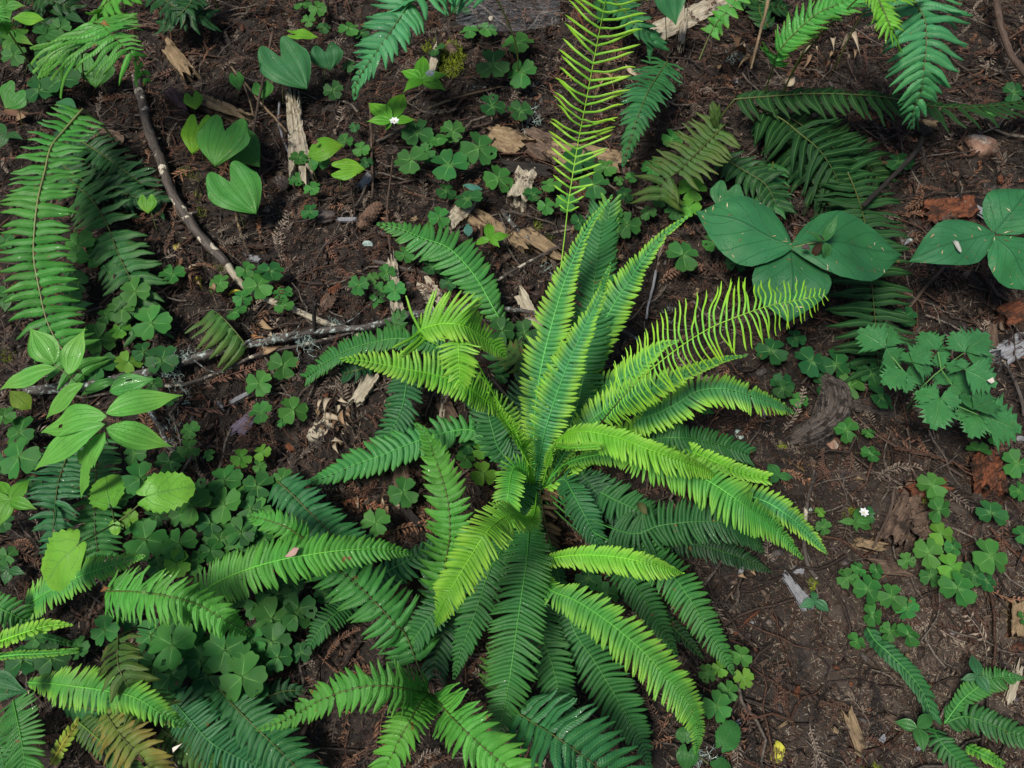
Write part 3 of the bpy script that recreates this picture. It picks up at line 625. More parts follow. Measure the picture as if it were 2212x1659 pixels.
B([(1090,900),(1040,800),(1000,738),(991,746),(992,790),(996,843)], (.12,.34,.40,.36), 40, 'lime', prio=4, prof='cut', start=.72, sp=8, ang=(14,40), droop=2)
B([(1090,880),(1010,800),(930,745),(864,731),(814,738),(764,751),(711,778),(661,816)], (.06,.16,.12,.04), (24, 34), 'green', prio=1, start=.3, prof='open', droop=2)
B([(900,770),(884,800),(878,828),(871,871),(858,908),(831,954)], (.10,.13,.05), 37, 'teal', start=.1, prof='open', sp=10)
B([(1120,960),(1060,880),(1010,830),(960,770)], (.06,.12,.16), 36, 'mid', prof='open')
# fertile fronds, upright with narrow pinnae
B([(1160,1045),(1185,764),(1202,648),(1217,533),(1229,430),(1249,307),(1262,240),(1279,150),(1295,67),(1309,-4),(1316,-60)], (.03,.36,.62), (80, 88), 'fert', 'thin', 'fert', prio=4, sp=15.5, ang=(24, 24), lift=.04, droop=0, start=.55, wr=.26, rib=1.9, label='upright fertile frond with wire-thin lime pinnae')
B([(1180,1060),(1249,981),(1295,918),(1345,858),(1395,808),(1462,754),(1529,711),(1582,688),(1660,661),(1726,648),(1784,636)], (.03,.34,.48,.46), (92, 66), 'fert', 'thin', 'fertend', prio=4, sp=13, ang=(22, 44), angr=(-28, 26), lift=.02, droop=1, start=.34, wr=.28, rib=1.9, label='leaning fertile frond with hanging narrow pinnae')
big.done()
_cr = np.random.default_rng(8)
for _k in range(26):   # brown scaly stubs and stalks at the crown
    a_ = _cr.uniform(0, 6.3); p0 = P(1164, 1052, .0)+np.array([math.cos(a_), math.sin(a_), 0])*_cr.uniform(.002, .016); ln_ = _cr.uniform(.03, .085)
    d_ = nrm(np.array([math.cos(a_), math.sin(a_), _cr.uniform(.15, 1.4)])); v_, f_, u_ = tube_geo([p0-big.loc, p0+d_*ln_*.5-big.loc, p0+d_*ln_+np.array([0, 0, -.006])-big.loc], [.0034, .0026, .0014], 5, .25, _k)
    obj('old_stalk', build('old_stalk', v_, f_, M_TWIG, u_), big.root, np.eye(4))

# ---------------------------------------------------------------- the other ferns
def F1(label, at, fronds, group=None, name='sword_fern', cap=300):
    f = Fern(label, at, group, cap, name=name)
    for a, k in fronds: f.frond(*a, **k)
    return f.done()
def fr(pts, hs, hw, col, **k):
    k.setdefault('kind', 'sword'); k.setdefault('sp', 14); return ((pts, hs, hw, col), k)
sw = dict(ang=(6, 45), droop=1, lift=.03)
F1('tall glossy sword fern frond with ragged pinnae along the left edge', (215, 215), [fr([(178,236),(140,280),(110,318),(97,370),(82,430),(74,500),(73,560),(84,620),(100,690),(127,744),(160,790),(185,815)], (.16,.20,.14,.06), (66, 62), 'swd', prof='open', sp=19.5, ang=(-16,6), wr=.84, gap=.03, rib=2.6)])
F1('dull green fern with browned pinnae between left sword fern and dark branch', (130, 380), [fr([(140,380),(170,405),(200,433),(230,483),(255,547),(280,600),(300,664),(310,710)], (.05,.07,.04), (62, 58), 'mid', prof='open', sp=18, gap=.15, mat=M_SICK, ang=(5, 30)),
   fr([(120,340),(170,385),(233,405),(290,425),(345,440)], (.05,.05,.03), 42, 'dark', prof='open', sp=15, ang=(15, 40))])
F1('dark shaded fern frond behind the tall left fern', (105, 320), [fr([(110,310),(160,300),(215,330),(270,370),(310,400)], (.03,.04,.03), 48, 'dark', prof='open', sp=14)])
F1('bright arching sword fern at top left with chewed pinnae over dark branch', (182, 200), [
   fr([(182,190),(178,110),(190,55),(215,52),(233,67),(277,110),(303,143),(321,178)], (.02,.36,.46,.38), (70, 150), 'swb', prof='sword', start=.40, sp=15, wr=.82, ang=(10, 34), angr=(-34, 30), droop=2),
   fr([(182,190),(178,90),(215,20),(285,-30)], (.02,.30,.40), 62, 'swb', prof='open', start=.5, sp=14, ang=(20,40))])
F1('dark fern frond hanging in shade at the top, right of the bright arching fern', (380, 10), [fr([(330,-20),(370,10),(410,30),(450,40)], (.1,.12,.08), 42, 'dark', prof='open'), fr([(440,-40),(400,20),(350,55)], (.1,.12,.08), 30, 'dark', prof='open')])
F1('blue-green serrated sword fern drooping from the top edge beside heart leaves', (1040, -40), [fr([(1060,-30),(1010,-40),(950,-34),(905,-10),(891,2),(858,47),(831,87),(798,133),(773,175),(765,215)], (.30,.36,.30,.18), (70, 80), 'tealb', prof='sword', sp=15, ang=(14, 44), start=0)])
F1('blue-green hanging frond right of the upright fertile frond', (1440, 135), [fr([(1442,132),(1420,165),(1399,200),(1375,260),(1359,313),(1345,360)], (.10,.18,.10), (50, 56), 'teal', prof='sword', sp=14, ang=(10, 40), droop=2)])
F1('olive green frond with torn browned tips above the big trillium', (1560, 270), [fr([(1566,268),(1537,298),(1512,323),(1469,367),(1435,393),(1425,430)], (.16,.14,.10), (58, 62), 'olive', prof='open', sp=14, mat=M_SICK, ang=(-10, 20), gap=.05), fr([(1555,280),(1548,255),(1540,225)], (.15,.18,.2), (30,30), 'olive', sp=13, mat=M_SICK, ang=(50, 75))])
F1('broad blue-green sword fern hanging from the top right edge', (1960, -60), [fr([(1935,-60),(1960,-25),(1980,10),(1998,43),(2001,93),(1996,150),(1990,200),(1973,240),(1972,277)], (.34,.38,.34,.24), (96, 94), 'tealb', prof='sword', sp=16, ang=(8, 46), droop=2, wr=.95)])
F1('small lime frond tip in front of the broad hanging sword fern', (1895, -30), [fr([(1880,-30),(1903,10),(1923,57),(1937,85),(1948,112)], (.44,.42,.36), (34, 36), 'lime', prof='cut', sp=9, kind='sword', ang=(30,50))])
F1('lime frond slanting into the frame at top right over dead curled leaves', (1676, 130), [fr([(1672,140),(1683,110),(1726,63),(1770,27),(1820,5),(1880,-25)], (.22,.34,.40), (44, 46), 'bright', prof='open', sp=10, ang=(28,35), lift=.1), fr([(1870,-30),(1940,-12),(2000,-20)], (.4,.42,.4), 32, 'lime', prof='cut', sp=10, ang=(30,50))])
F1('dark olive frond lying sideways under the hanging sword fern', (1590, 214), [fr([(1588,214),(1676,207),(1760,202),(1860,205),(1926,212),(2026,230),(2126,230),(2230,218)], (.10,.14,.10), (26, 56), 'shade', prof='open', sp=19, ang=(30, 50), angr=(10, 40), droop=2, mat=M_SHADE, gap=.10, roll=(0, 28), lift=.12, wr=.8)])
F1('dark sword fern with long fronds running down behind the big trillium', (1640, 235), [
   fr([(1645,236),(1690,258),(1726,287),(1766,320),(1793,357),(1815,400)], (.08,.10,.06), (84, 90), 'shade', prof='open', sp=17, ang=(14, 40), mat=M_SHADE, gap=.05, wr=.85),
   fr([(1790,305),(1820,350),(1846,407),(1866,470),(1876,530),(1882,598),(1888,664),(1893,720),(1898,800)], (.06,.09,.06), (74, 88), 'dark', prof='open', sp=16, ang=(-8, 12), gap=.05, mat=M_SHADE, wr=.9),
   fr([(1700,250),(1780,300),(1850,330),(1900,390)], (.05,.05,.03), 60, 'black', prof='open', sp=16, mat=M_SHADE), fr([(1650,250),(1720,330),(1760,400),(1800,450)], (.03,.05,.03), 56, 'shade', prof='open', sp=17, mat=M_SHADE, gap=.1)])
F1('dark little fern fronds between olive frond and big trillium', (1600, 390), [fr([(1560,340),(1610,370),(1655,400),(1680,450)], (.05,.07,.05), 46, 'dark', prof='open', sp=15), fr([(1670,350),(1665,400),(1668,450)], (.05,.05,.05), 40, 'mid', prof='open', sp=15)])
F1('dark teal narrow fern with short pinnae in the lower right litter', (1877, 1356), [fr([(1873,1355),(1890,1383),(1917,1408),(1964,1455),(1996,1501),(2014,1552)], (.03,.05,.02), 24, 'teal', kind='deer', prof='open', sp=11, ang=(28, 42), lift=.25)], name='deer_fern')
F1('small spreading deer fern in the bottom right corner', (2042, 1566), [
   fr([(2040,1563),(2079,1512),(2126,1476),(2169,1464),(2211,1464)], (.02,.06,.03), 27, 'green', kind='deer', prof='deerup', sp=9),
   fr([(2045,1560),(2080,1548),(2115,1555),(2169,1577),(2225,1600)], (.02,.05,.03), 30, 'mid', kind='deer', prof='open', sp=11),
   fr([(2016,1572),(2025,1592),(2050,1624),(2092,1662)], (.02,.04,.03), 26, 'mid', kind='deer', prof='open', sp=9)], name='deer_fern')
F1('tiny pale green frond at the bottom right edge', (2088, 1612), [fr([(2088,1612),(2125,1630),(2166,1652)], (.03,.05,.03), 15, 'bright', kind='deer', prof='open', sp=11)], name='deer_fern')
# lower left and bottom
F1('green serrated frond standing upright left of the deer fern crown', (962, 1240), [fr([(955,1300),(963,1213),(972,1152),(968,1085),(957,1041),(940,988),(919,938),(896,914)], (.04,.16,.20,.14), (52, 52), 'swb', prof='sword', sp=14.5, ang=(4, 42)), fr([(945,1320),(935,1260),(940,1200)], (.03,.06,.06), 30, 'mid', prof='open')])
F1('bluish serrated frond running under the long bright frond', (770, 1150), [fr([(600,1040),(625,1062),(650,1087),(686,1123),(730,1165),(800,1200)], (.10,.10,.06), (48, 50), 'teal', prof='open', sp=13.5, ang=(5,30))])
F1('long bright green frond pointing right across the lower left', (430, 1300), [fr([(415,1300),(461,1262),(531,1231),(603,1210),(675,1197),(747,1188),(819,1186),(860,1190),(893,1197)], (.12,.24,.26,.20), (50, 55), 'swb', kind='deer', prof='cut', sp=11.5, ang=(12, 32), droop=2, wr=1.0)], name='deer_fern')
F1('small bright frond tip pointing left above the long bright frond', (660, 1165), [fr([(665,1170),(625,1142),(585,1126),(535,1114)], (.16,.2,.18), (30, 30), 'swb', prof='cut', sp=11)])
F1('dewy teal frond peeking out under the tip of the long bright frond', (800, 1260), [fr([(790,1265),(841,1232),(873,1215),(913,1194),(960,1175)], (.05,.07,.05), (24, 42), 'teal', kind='deer', prof='open', sp=12)], name='deer_fern')
F1('big sword fern with four fronds spreading from the bottom centre', (930, 1500), [
   fr([(930,1500),(900,1430),(877,1372),(855,1350),(819,1310),(783,1274),(747,1242),(700,1215)], (.05,.14,.14), (62, 66), 'green', prof='open', start=.2, sp=15, ang=(-2, 25), droop=2),
   fr([(935,1500),(902,1493),(873,1487),(819,1481),(765,1487),(693,1512),(621,1553),(553,1578)], (.06,.22,.22,.16), (52, 50), 'swb', prof='sword', sp=15, ang=(2, 40), start=.05, droop=2),
   fr([(930,1500),(913,1512),(884,1559),(855,1613),(830,1670)], (.08,.20,.18), (42, 46), 'swb', prof='open', sp=13, ang=(14, 30)),
   fr([(935,1500),(956,1526),(999,1573),(1046,1616),(1110,1670)], (.08,.2,.2), (60, 52), 'swb', prof='open', sp=15.5, ang=(12, 32))])
F1('broad dusty blue-green sword fern frond at the bottom right of centre', (1120, 1540), [fr([(1110,1535),(1160,1566),(1206,1595),(1285,1652),(1350,1710)], (.12,.2,.16), (100, 88), 'teal', prof='open', sp=24, ang=(22, 36), wr=.9), fr([(1080,1500),(1090,1440),(1110,1400)], (.06,.08,.05), 50, 'olive', prof='open', sp=14)])
F1('small dark frond pointing down left of the bottom sword fern', (760, 1305), [fr([(765,1298),(740,1314),(704,1346),(680,1376),(664,1408)], (.04,.08,.04), 30, 'mid', kind='deer', prof='cut', sp=9)], name='deer_fern')
F1('dark small frond beside the large sorrel leaves, lower left', (545, 1500), [fr([(555,1510),(590,1500),(620,1492),(660,1492)], (.04,.05,.03), 30, 'dark', prof='sword', sp=12)])
F1('two long blue-green fronds slanting down at the bottom, left of centre', (490, 1500), [
   fr([(470,1480),(500,1519),(554,1573),(610,1627),(660,1680)], (.06,.10,.08), (54, 50), 'teal', prof='open', sp=14, ang=(14,32)),
   fr([(380,1520),(414,1559),(454,1602),(504,1631),(575,1665)], (.06,.10,.08), (52, 46), 'teal', kind='deer', prof='open', sp=10, ang=(14,32)),
   fr([(360,1515),(420,1512),(480,1508),(540,1512)], (.05,.06,.04), (32, 44), 'teal', prof='open', sp=15)])
F1('bright feathery frond pointing right in the low left corner', (66, 1476), [fr([(60,1474),(105,1476),(144,1480),(216,1490),(288,1505),(342,1537),(385,1560),(410,1572)], (.08,.20,.22,.16), (42, 46), 'bright', kind='deer', prof='deerup', sp=10, ang=(8,38), droop=2)], name='deer_fern')
F1('rough brownish-green frond crossing the low left bright frond', (320, 1540), [fr([(255,1375),(254,1400),(256,1440),(274,1476),(292,1505),(325,1545)], (.20,.24,.14), (64, 50), 'olive', prof='open', sp=20, ang=(30, 10), wr=.9, mat=M_SICK)])
F1('broad arched blue-sheened frond at the lower left with a chewed end', (222, 1276), [fr([(228,1277),(288,1278),(360,1287),(432,1308),(486,1339),(520,1358),(547,1374)], (.22,.32,.28,.18), (58, 62), 'swb', prof='sword', sp=14.5, ang=(12, 42), droop=2, wr=1.02)])
F1('lime frond rising right beneath the smooth pale veined leaf', (50, 1312), [fr([(52,1310),(75,1296),(108,1276),(180,1242),(252,1218),(285,1208),(314,1201)], (.06,.16,.2), (40, 40), 'bright', kind='deer', prof='cut', sp=9, ang=(10, 40))], name='deer_fern')
F1('scalloped lime frond poking in from the left edge', (-30, 1395), [fr([(-30,1395),(0,1385),(54,1366),(108,1351),(158,1350)], (.16,.2,.18), 26, 'lime', kind='deer', prof='cut', sp=11, ang=(30,48), lift=.35)], name='deer_fern')
F1('green round-lobed frond at the left edge above the scalloped one', (-30, 1300), [fr([(-30,1300),(0,1314),(30,1328),(62,1345)], (.12,.12,.08), 32, 'green', kind='deer', prof='open', sp=12)], name='deer_fern')
F1('thin trailing frond with tiny round pinnae by the left edge', (-20, 1420), [fr([(-20,1420),(40,1414),(90,1412),(140,1408),(165,1405)], (.08,.08,.06), 9, 'bright', kind='deer', prof='open', sp=9), fr([(90,1375),(120,1382),(150,1390)], (.08,.08,.06), 9, 'green', kind='deer', prof='open', sp=9)], name='deer_fern')
F1('blue-green frond hanging below the dewy lance-leaved plant', (150, 940), [fr([(152,960),(140,1000),(127,1038),(120,1081),(118,1098),(112,1163),(96,1212)], (.14,.14,.08), (52, 54), 'teal', prof='cut', sp=13.5, ang=(-4, 14), start=0)])
F1('dark green frond beside the hanging blue-green one, left side', (210, 950), [fr([(212,950),(208,1010),(204,1084),(205,1143),(212,1200)], (.06,.08,.05), (50, 50), 'mid', prof='open', sp=12, ang=(2, 16))])
F1('green frond at the bottom left corner', (35, 1530), [fr([(28,1512),(38,1559),(48,1610),(55,1670)], (.08,.12,.10), (44, 46), 'green', kind='deer', prof='open', sp=9.5), fr([(-15,1560),(-5,1600),(10,1660)], (.05,.09,.10), 30, 'green', kind='deer', prof='open', sp=9.5)], name='deer_fern')
F1('yellowing frond with round pinnae at the bottom left', (180, 1565), [fr([(170,1560),(200,1585),(252,1631),(290,1670)], (.08,.09,.08), 30, 'olive', kind='deer', prof='open', sp=11), fr([(110,1650),(140,1600),(170,1560)], (.06,.09,.08), 16, 'yellow', kind='deer', prof='open', sp=11)], name='deer_fern')
F1('dying sword fern frond blotched yellow and brown at the bottom left', (230, 1540), [fr([(225,1535),(262,1590),(300,1630),(335,1672)], (.08,.10,.08), (52, 52), (.12, .17, .025, .5), prof='open', sp=15, mat=M_SICK, gap=.06)])
F1('dull olive frond right of the dying blotched frond', (350, 1570), [fr([(350,1575),(395,1610),(440,1640),(480,1670)], (.05,.06,.04), 38, 'olive', prof='open', sp=13)])
F1('dark teal frond under the low left bright frond', (140, 1524), [fr([(140,1524),(190,1530),(240,1541),(300,1560)], (.05,.06,.04), 28, 'teal', prof='open', sp=16)])
F1('yellow-green half frond with pinnae on one side above lichen stick', (530, 744), [fr([(532,746),(505,712),(480,685),(458,668)], (.05,.08,.06), (74, 0), 'olive', prof='open', sp=17, ang=(-30, -18), mat=M_SICK, wr=1.05)])
F1('bright green frond curving behind the pine cone toward the deer fern', (1090, 700), [fr([(1100,735),(1085,700),(1060,655),(1035,610),(1005,570),(965,533),(915,515),(870,496),(815,482)], (.03,.08,.08,.05), (52, 50), 'green', kind='deer', prof='deerup', sp=13, ang=(8, 36), droop=2)], name='deer_fern')
F1('small worn frond with orange scorched tip behind the crown', (1150, 770), [fr([(1155,800),(1120,775),(1085,745)], (.08,.10,.08), 42, 'olive', prof='cut', sp=14, mat=M_SICK), fr([(1095,800),(1075,770),(1060,730)], (.05,.06,.05), 30, 'mid', prof='cut', sp=13)])
F1('small dark frond clump beneath the lichen stick', (840, 715), [fr([(860,740),(850,712),(862,690),(872,672)], (.05,.08,.08), 26, 'mid', prof='cut', sp=14), fr([(800,790),(770,800),(740,808)], (.03,.05,.03), 26, 'dteal', prof='open', sp=12)])
F1('bright feathery frond corner at the top left edge', (-20, 20), [fr([(-40,-20),(-15,20),(5,50),(16,75)], (.35,.38,.30), (24, 30), 'swb', prof='cut', sp=9)])
F1('narrow curly frond stem with small leaves at the top edge, right half', (1540, 60), [fr([(1510,130),(1540,62),(1570,25),(1605,-20)], (.15,.2,.24), (24, 26), 'bright', prof='open', sp=18, start=.4, ang=(-60,-30))])
F1('drooping blue-green frond behind the top of the fertile frond', (1340, 0), [fr([(1310,-20),(1345,20),(1370,50),(1400,75),(1412,100)], (.12,.14,.10), (40, 34), 'teal', prof='open', sp=14, ang=(25,45))])
F1('dark fern foliage in the deep shade at the top left corner', (60, 40), [fr([(40,30),(80,45),(130,60)], (.03,.05,.04), 34, 'dark', prof='open'), fr([(60,-20),(110,0),(160,20)], (.06,.08,.06), 34, 'dark', prof='open')])
F1('dark fronds in the shade along the top edge, right of centre', (1640, 20), [fr([(1600,-10),(1650,5),(1700,20)], (.05,.06,.04), 28, 'dark', prof='open', sp=17), fr([(1660,60),(1640,20),(1650,-20)], (.05,.06,.04), 26, 'dark', prof='open', sp=17)])
# ---------------------------------------------------------------- redwood sorrel
_sm = {}
def sorrel_leaflet(k):
    if k not in _sm:
        n, m = LEAF_N['sorrel']; V, F, UV = leaf_grid('sorrel', k, n, m); r = np.random.default_rng(k); V = V.copy()
        a = r.uniform(-.10, .10); V[:, 2] += a*V[:, 0]-r.uniform(.02, .22)*V[:, 0]**2*1.0 + r.uniform(-.03, .03)*np.sin(V[:, 1]*4+k)
        V[:, 1] *= .63*r.uniform(.94, 1.06); V[:, 2] *= .7
        if k >= 8:   # a chewed leaflet
            c = V[F].mean(1); ca = r.uniform(.35, .8), r.uniform(-.3, .3); F = F[np.hypot(c[:, 0]-ca[0], c[:, 1]-ca[1]) > .09]
        _sm[k] = build('leaflet', V, F, M_SORREL, UV)
    return _sm[k]
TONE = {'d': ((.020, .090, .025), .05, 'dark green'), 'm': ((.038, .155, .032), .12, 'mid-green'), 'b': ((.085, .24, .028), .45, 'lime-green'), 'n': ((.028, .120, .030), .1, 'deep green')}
def sorrel(u, v, r, tone='m', rot=None, h=None, two=False):
    rr = np.random.default_rng(abs(int(u*7+v*13))); rot = rr.uniform(0, 120) if rot is None else rot
    h = h if h is not None else .028+.0009*r*rr.uniform(.6, 1.5)
    c = P(u, v, h); pm = pxs(c); L = r*1.08*pm; g = P(u, v, 0)+0; base = np.array([c[0]+rr.uniform(-.02, .02), c[1]+rr.uniform(-.01, .03), 0]); base[2] = float(terr(base[0], base[1]))
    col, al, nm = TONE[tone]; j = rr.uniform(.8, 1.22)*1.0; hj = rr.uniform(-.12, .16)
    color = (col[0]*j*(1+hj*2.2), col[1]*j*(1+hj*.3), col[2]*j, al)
    t = thing('wood_sorrel', '', 'sorrel', base, 'redwood sorrel with three heart-shaped leaflets')
    N = nrm(np.array([rr.normal(0, .20), rr.normal(-.10, .20), 1]))
    for k in range(2 if two else 3):
        a = math.radians(rot+k*120+rr.uniform(-8, 8)); d = np.array([math.cos(a), math.sin(a), 0]); d = nrm(d-N*np.dot(N, d) + N*rr.normal(-.05, .07)); Z = nrm(N-d*np.dot(N, d)); Y = np.cross(Z, d)
        l = L*rr.uniform(.93, 1.05)*1.0; M = np.eye(4); M[:3, 0] = d*l; M[:3, 1] = Y*l; M[:3, 2] = Z*l; M[:3, 3] = c+d*L*.012
        obj('leaflet', sorrel_leaflet(int(rr.integers(8)) if rr.random() > .07 else 8+int(rr.integers(3))), t, rel(M, base), color)
    stalk(t, base, [base, base*.4+c*.6+np.array([rr.normal(0, .004), rr.normal(0, .004), 0]), c-N*.001], .0011, (.12, .10, .05, 0), n=6, sides=4)
    size = 'tiny' if r < 17 else 'small' if r < 24 else 'medium-sized' if r < 33 else 'large' if r < 42 else 'very large'
    autolabel(t, f"{size} {nm} {'two-leaflet' if two else 'three-leaflet'} sorrel", u, v)
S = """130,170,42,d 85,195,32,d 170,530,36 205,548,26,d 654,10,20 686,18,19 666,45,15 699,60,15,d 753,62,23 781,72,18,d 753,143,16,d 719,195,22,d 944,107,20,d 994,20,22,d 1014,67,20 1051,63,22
1116,92,34 1064,140,38,d 1128,157,33 1064,230,30,d 1124,240,28,d 901,287,34,d 943,302,32 978,283,26 888,347,37,n 1034,320,38,n 971,357,40,n 1076,387,32 746,303,16 779,322,18 646,340,22 689,350,24 643,387,19
674,407,19 766,275,12,d 964,413,22,d 1011,430,32,d 949,470,24 669,458,20,d 791,350,14,d 1249,347,34,d 1307,362,26 1282,400,34,n 1190,400,23 1224,438,25 1179,445,19 1409,363,24 1452,302,25 1337,390,11
1364,383,14 1427,427,24,d 1495,410,32,b 1487,450,28,b 1459,457,22,d 1325,460,22 1355,485,29 1312,503,26,d 1542,527,27 1475,551,36,n 1659,362,19,d 1635,543,35,d 1943,350,28,d 2190,200,24,d 2138,245,14
197,558,30 167,611,26,d 373,594,28 293,629,33 263,668,30 328,698,42 230,684,20 213,731,36 260,713,24,b 277,781,28,b 213,791,36,d 350,778,36,d 310,761,24,d 473,613,24 530,584,22 583,586,30,n 557,618,34
523,644,20 510,674,23 610,634,22 613,661,22 611,789,31 560,828,30 563,891,27 43,934,36 43,988,44 303,1034,36 367,998,32,d 407,971,25 452,983,14 520,989,22,b 567,978,20,b 485,1038,36 555,1051,38,n 610,1034,26
560,1008,15 500,1071,30 367,864,15 873,551,22 928,551,20 933,578,22,d 836,588,19 774,616,23 804,601,14 824,626,18 853,628,24 968,611,18,d 633,886,31 1043,974,24,b 1043,1023,28,b 1011,964,20,d 1006,991,22
871,1063,33 1084,714,28,d 1134,721,30,d 1084,814,16,d 608,914,10 812,1129,30 587,1336,44,m 646,1314,38,d 589,1386,40,d 571,1130,25 542,1100,30,d 524,1462,50 628,1256,30,d 315,1165,44 387,1174,38 475,1166,36
486,1091,42 279,1120,22,b 418,1094,42 382,1217,30,b 418,1217,25 373,1393,52 326,1372,33,n 227,1361,33 486,1404,48 371,1458,46,d 450,1462,35,d 515,1292,22,d 50,1426,36,d 112,1422,38,d 432,1426,36,n 562,1102,26
572,1163,18 7,1130,22,d 522,1152,30,d 1666,758,33,d 1720,731,22,d 1753,781,36,d 1806,788,34,d 1883,808,26,d 1836,834,30 1903,858,34,d 1690,831,28,d 1725,864,21 1828,929,29 1876,936,14 1881,981,20
2013,1048,30 2153,941,22 2196,1001,30 2200,1061,22 1956,684,25,d 1771,1107,12,b 1778,1139,17 2027,1102,28 2021,1066,22 2140,1109,32,n 2032,1154,25,b 2059,1183,21,n 2004,1195,33 1959,1211,18 2054,1224,28,b
2009,1244,25,n 2102,1238,26,n 2140,1202,40 2131,1256,22,d 2068,1271,37 1831,1249,23 1854,1229,17 1892,1233,17 1874,1274,32 1926,1289,29 1883,1328,24 1959,1314,26 1921,1364,22 1962,1372,26 1850,1386,20
2210,1156,20 2210,1336,14 1600,1417,25 1528,1454,20 1555,1444,18,b 1606,1465,22,b 1573,1494,23 1548,1526,32 1271,1249,28,d 1310,1282,26,d 530,1420,34,d 565,1440,30,d 1250,1075,16,d 300,580,20,d 20,80,26,d 100,110,26,d
455,1330,30,d 300,1420,30,d 265,1080,24,d 430,1290,26,n 700,1280,22,d 650,1410,22,d 12,1000,26,d 340,1110,26,d 455,1130,30,n 545,1180,26,n 600,1290,30,d 330,1440,30,d 555,1500,26,d 1350,420,20,d 1590,565,24,d 520,1150,34 395,1110,30,n 440,1060,28,n 545,1070,24 350,1080,26,n 300,1140,28,n 345,1225,30,n 455,1190,28 500,1215,26,n 640,1330,34,n 560,1310,30,n 480,1330,32 420,1390,36
 420,1330,30,n 380,1340,30,n 540,1390,34 600,1420,30,n 460,1420,34 350,1500,26,n 270,1340,24,n 8,900,26 60,1050,28,n 15,1200,22,n 75,1380,24,n 170,1400,24,n 150,120,26,n 30,120,26,n 130,60,22,n 205,90,20,n 12,520,20,n 150,600,24,n 235,590,22,n 150,640,24,d 330,830,20,n 410,930,22 290,980,26,n 1600,480,22,n 1400,460,18,n 1250,480,20,n 1150,420,20,n 920,330,24,n 1690,840,22,d 1780,830,26,d 1860,800,26,d""".split()
for s in S:
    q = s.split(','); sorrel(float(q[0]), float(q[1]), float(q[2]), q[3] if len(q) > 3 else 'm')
sorrel(1529, 893, 13, 'm', two=True); sorrel(2113, 974, 24, 'm', two=True)

# ---------------------------------------------------------------- heart-shaped leaves
GH = (.055, .215, .038, .05); GHD = (.04, .15, .045, 0); GHB = (.11, .30, .02, .2); GHT = (.036, .155, .052, 0)
def heart(label, b, t, hw, col=GH, h=(.09, .06), foot=None, curl=.1, seed=0, kind='heart', mat=None, bite=None, side=0, name='heart_leaf_plant', roll=0):
    foot = foot or (b[0]+10, b[1]+60); loc = P(*foot, 0); o = thing(name, label, 'plant', loc); mat = mat or M_HEART
    lf = leaf(o, loc, kind, b, t, h[0], h[1], hw, mat, col, curl=curl, seed=seed, bite=bite, side=side, wav=.03, roll=roll)
    stalk(o, loc, [loc, P((foot[0]*.6+b[0]*.4), foot[1]*.6+b[1]*.4, h[0]*.6), P(*b, h[0]*.98)], .0013, (.12, .17, .05, 0)); return o
heart('big single heart-shaped leaf below the stacked pair, left of centre', (497, 392), (546, 465), 59, GH, (.11, .09), (530, 500), seed=1, side=.1)
heart('upper heart leaf of the stacked pair with ringed brown spots', (487, 283), (462, 358), 62, GH, (.13, .10), (500, 380), seed=2, roll=-8)
heart('heart leaf half hidden behind the left of the spotted pair', (428, 272), (415, 332), 34, GHB, (.09, .07), (440, 350), seed=3)
heart('heart leaf half hidden behind the right of the spotted pair', (505, 300), (545, 366), 46, GH, (.08, .06), (520, 380), seed=4, side=.2)
heart('large blue-sheened heart leaf above the pale split stump', (606, 122), (655, 196), 56, GHT, (.13, .08), (612, 230), seed=5, side=.12)
heart('smaller heart leaf right of the large one above the stump', (703, 112), (714, 153), 37, GHT, (.10, .07), (700, 190), seed=6)
heart('little heart leaf on the thin twig left of the stump', (566, 187), (572, 213), 24, GH, (.06, .05), (570, 240), seed=7)
heart('very small heart leaf left of the twig leaf', (510, 167), (517, 194), 16, GH, (.05, .04), (515, 215), seed=8)
heart('tiny glossy lime heart leaf by the shaded log', (416, 210), (424, 236), 21, GHB, (.05, .04), (420, 250), seed=9)
heart('narrow pale leaf pointing right above the large heart leaf', (640, 75), (688, 80), 14, GHB, (.09, .08), (640, 100), seed=10, curl=.2)
heart('oval glossy leaf with a brown spot over the sorrel by the stump', (665, 335), (740, 308), 30, GHB, (.10, .11), (688, 400), seed=11, curl=.25, kind='tril')
heart('yellow-green heart leaf with brown blotches left of the lilac bark', (737, 366), (789, 364), 28, GHB, (.08, .08), (735, 420), seed=12, bite=[(.75, -.7, .12)])
heart('wide heart leaf at the left edge near the top', (33, 200), (10, 235), 38, GH, (.14, .12), (50, 280), seed=13)
heart('drooping heart leaf below the bright arching fern', (207, 138), (206, 190), 40, GH, (.09, .06), (235, 220), seed=14)
heart('small folded heart leaf beside the dark branch', (318, 432), (320, 462), 20, GHB, (.06, .05), (340, 500), seed=15)
heart('notched heart leaf just above the big trillium', (1572, 412), (1560, 455), 37, GHT, (.12, .11), (1590, 480), seed=16)
heart('long pointed leaf hanging from the top edge right of the fertile frond', (1435, -40), (1461, 56), 36, GHT, (.20, .14), (1440, 100), seed=17, kind='lance')
heart('blue-green pointed leaf tip entering at the left edge low down', (-50, 1475), (63, 1496), 34, GHT, (.20, .18), (-20, 1520), seed=18, kind='lance')
heart('small dark oval leaf under the tall left fern', (143, 667), (203, 655), 14, GHT, (.05, .05), (143, 690), seed=19, kind='lance', name='small_plant')
heart('small blue oval leaf beside the split log', (1010, 483), (1012, 511), 10, (.05, .17, .13, 0), (.04, .03), (1011, 520), seed=20, kind='oval', name='small_plant')
heart('small blue-green oval leaf over the dark sorrel', (1000, 400), (1043, 410), 8, (.05, .17, .13, 0), (.06, .06), (1011, 430), seed=21, kind='oval', name='small_plant')
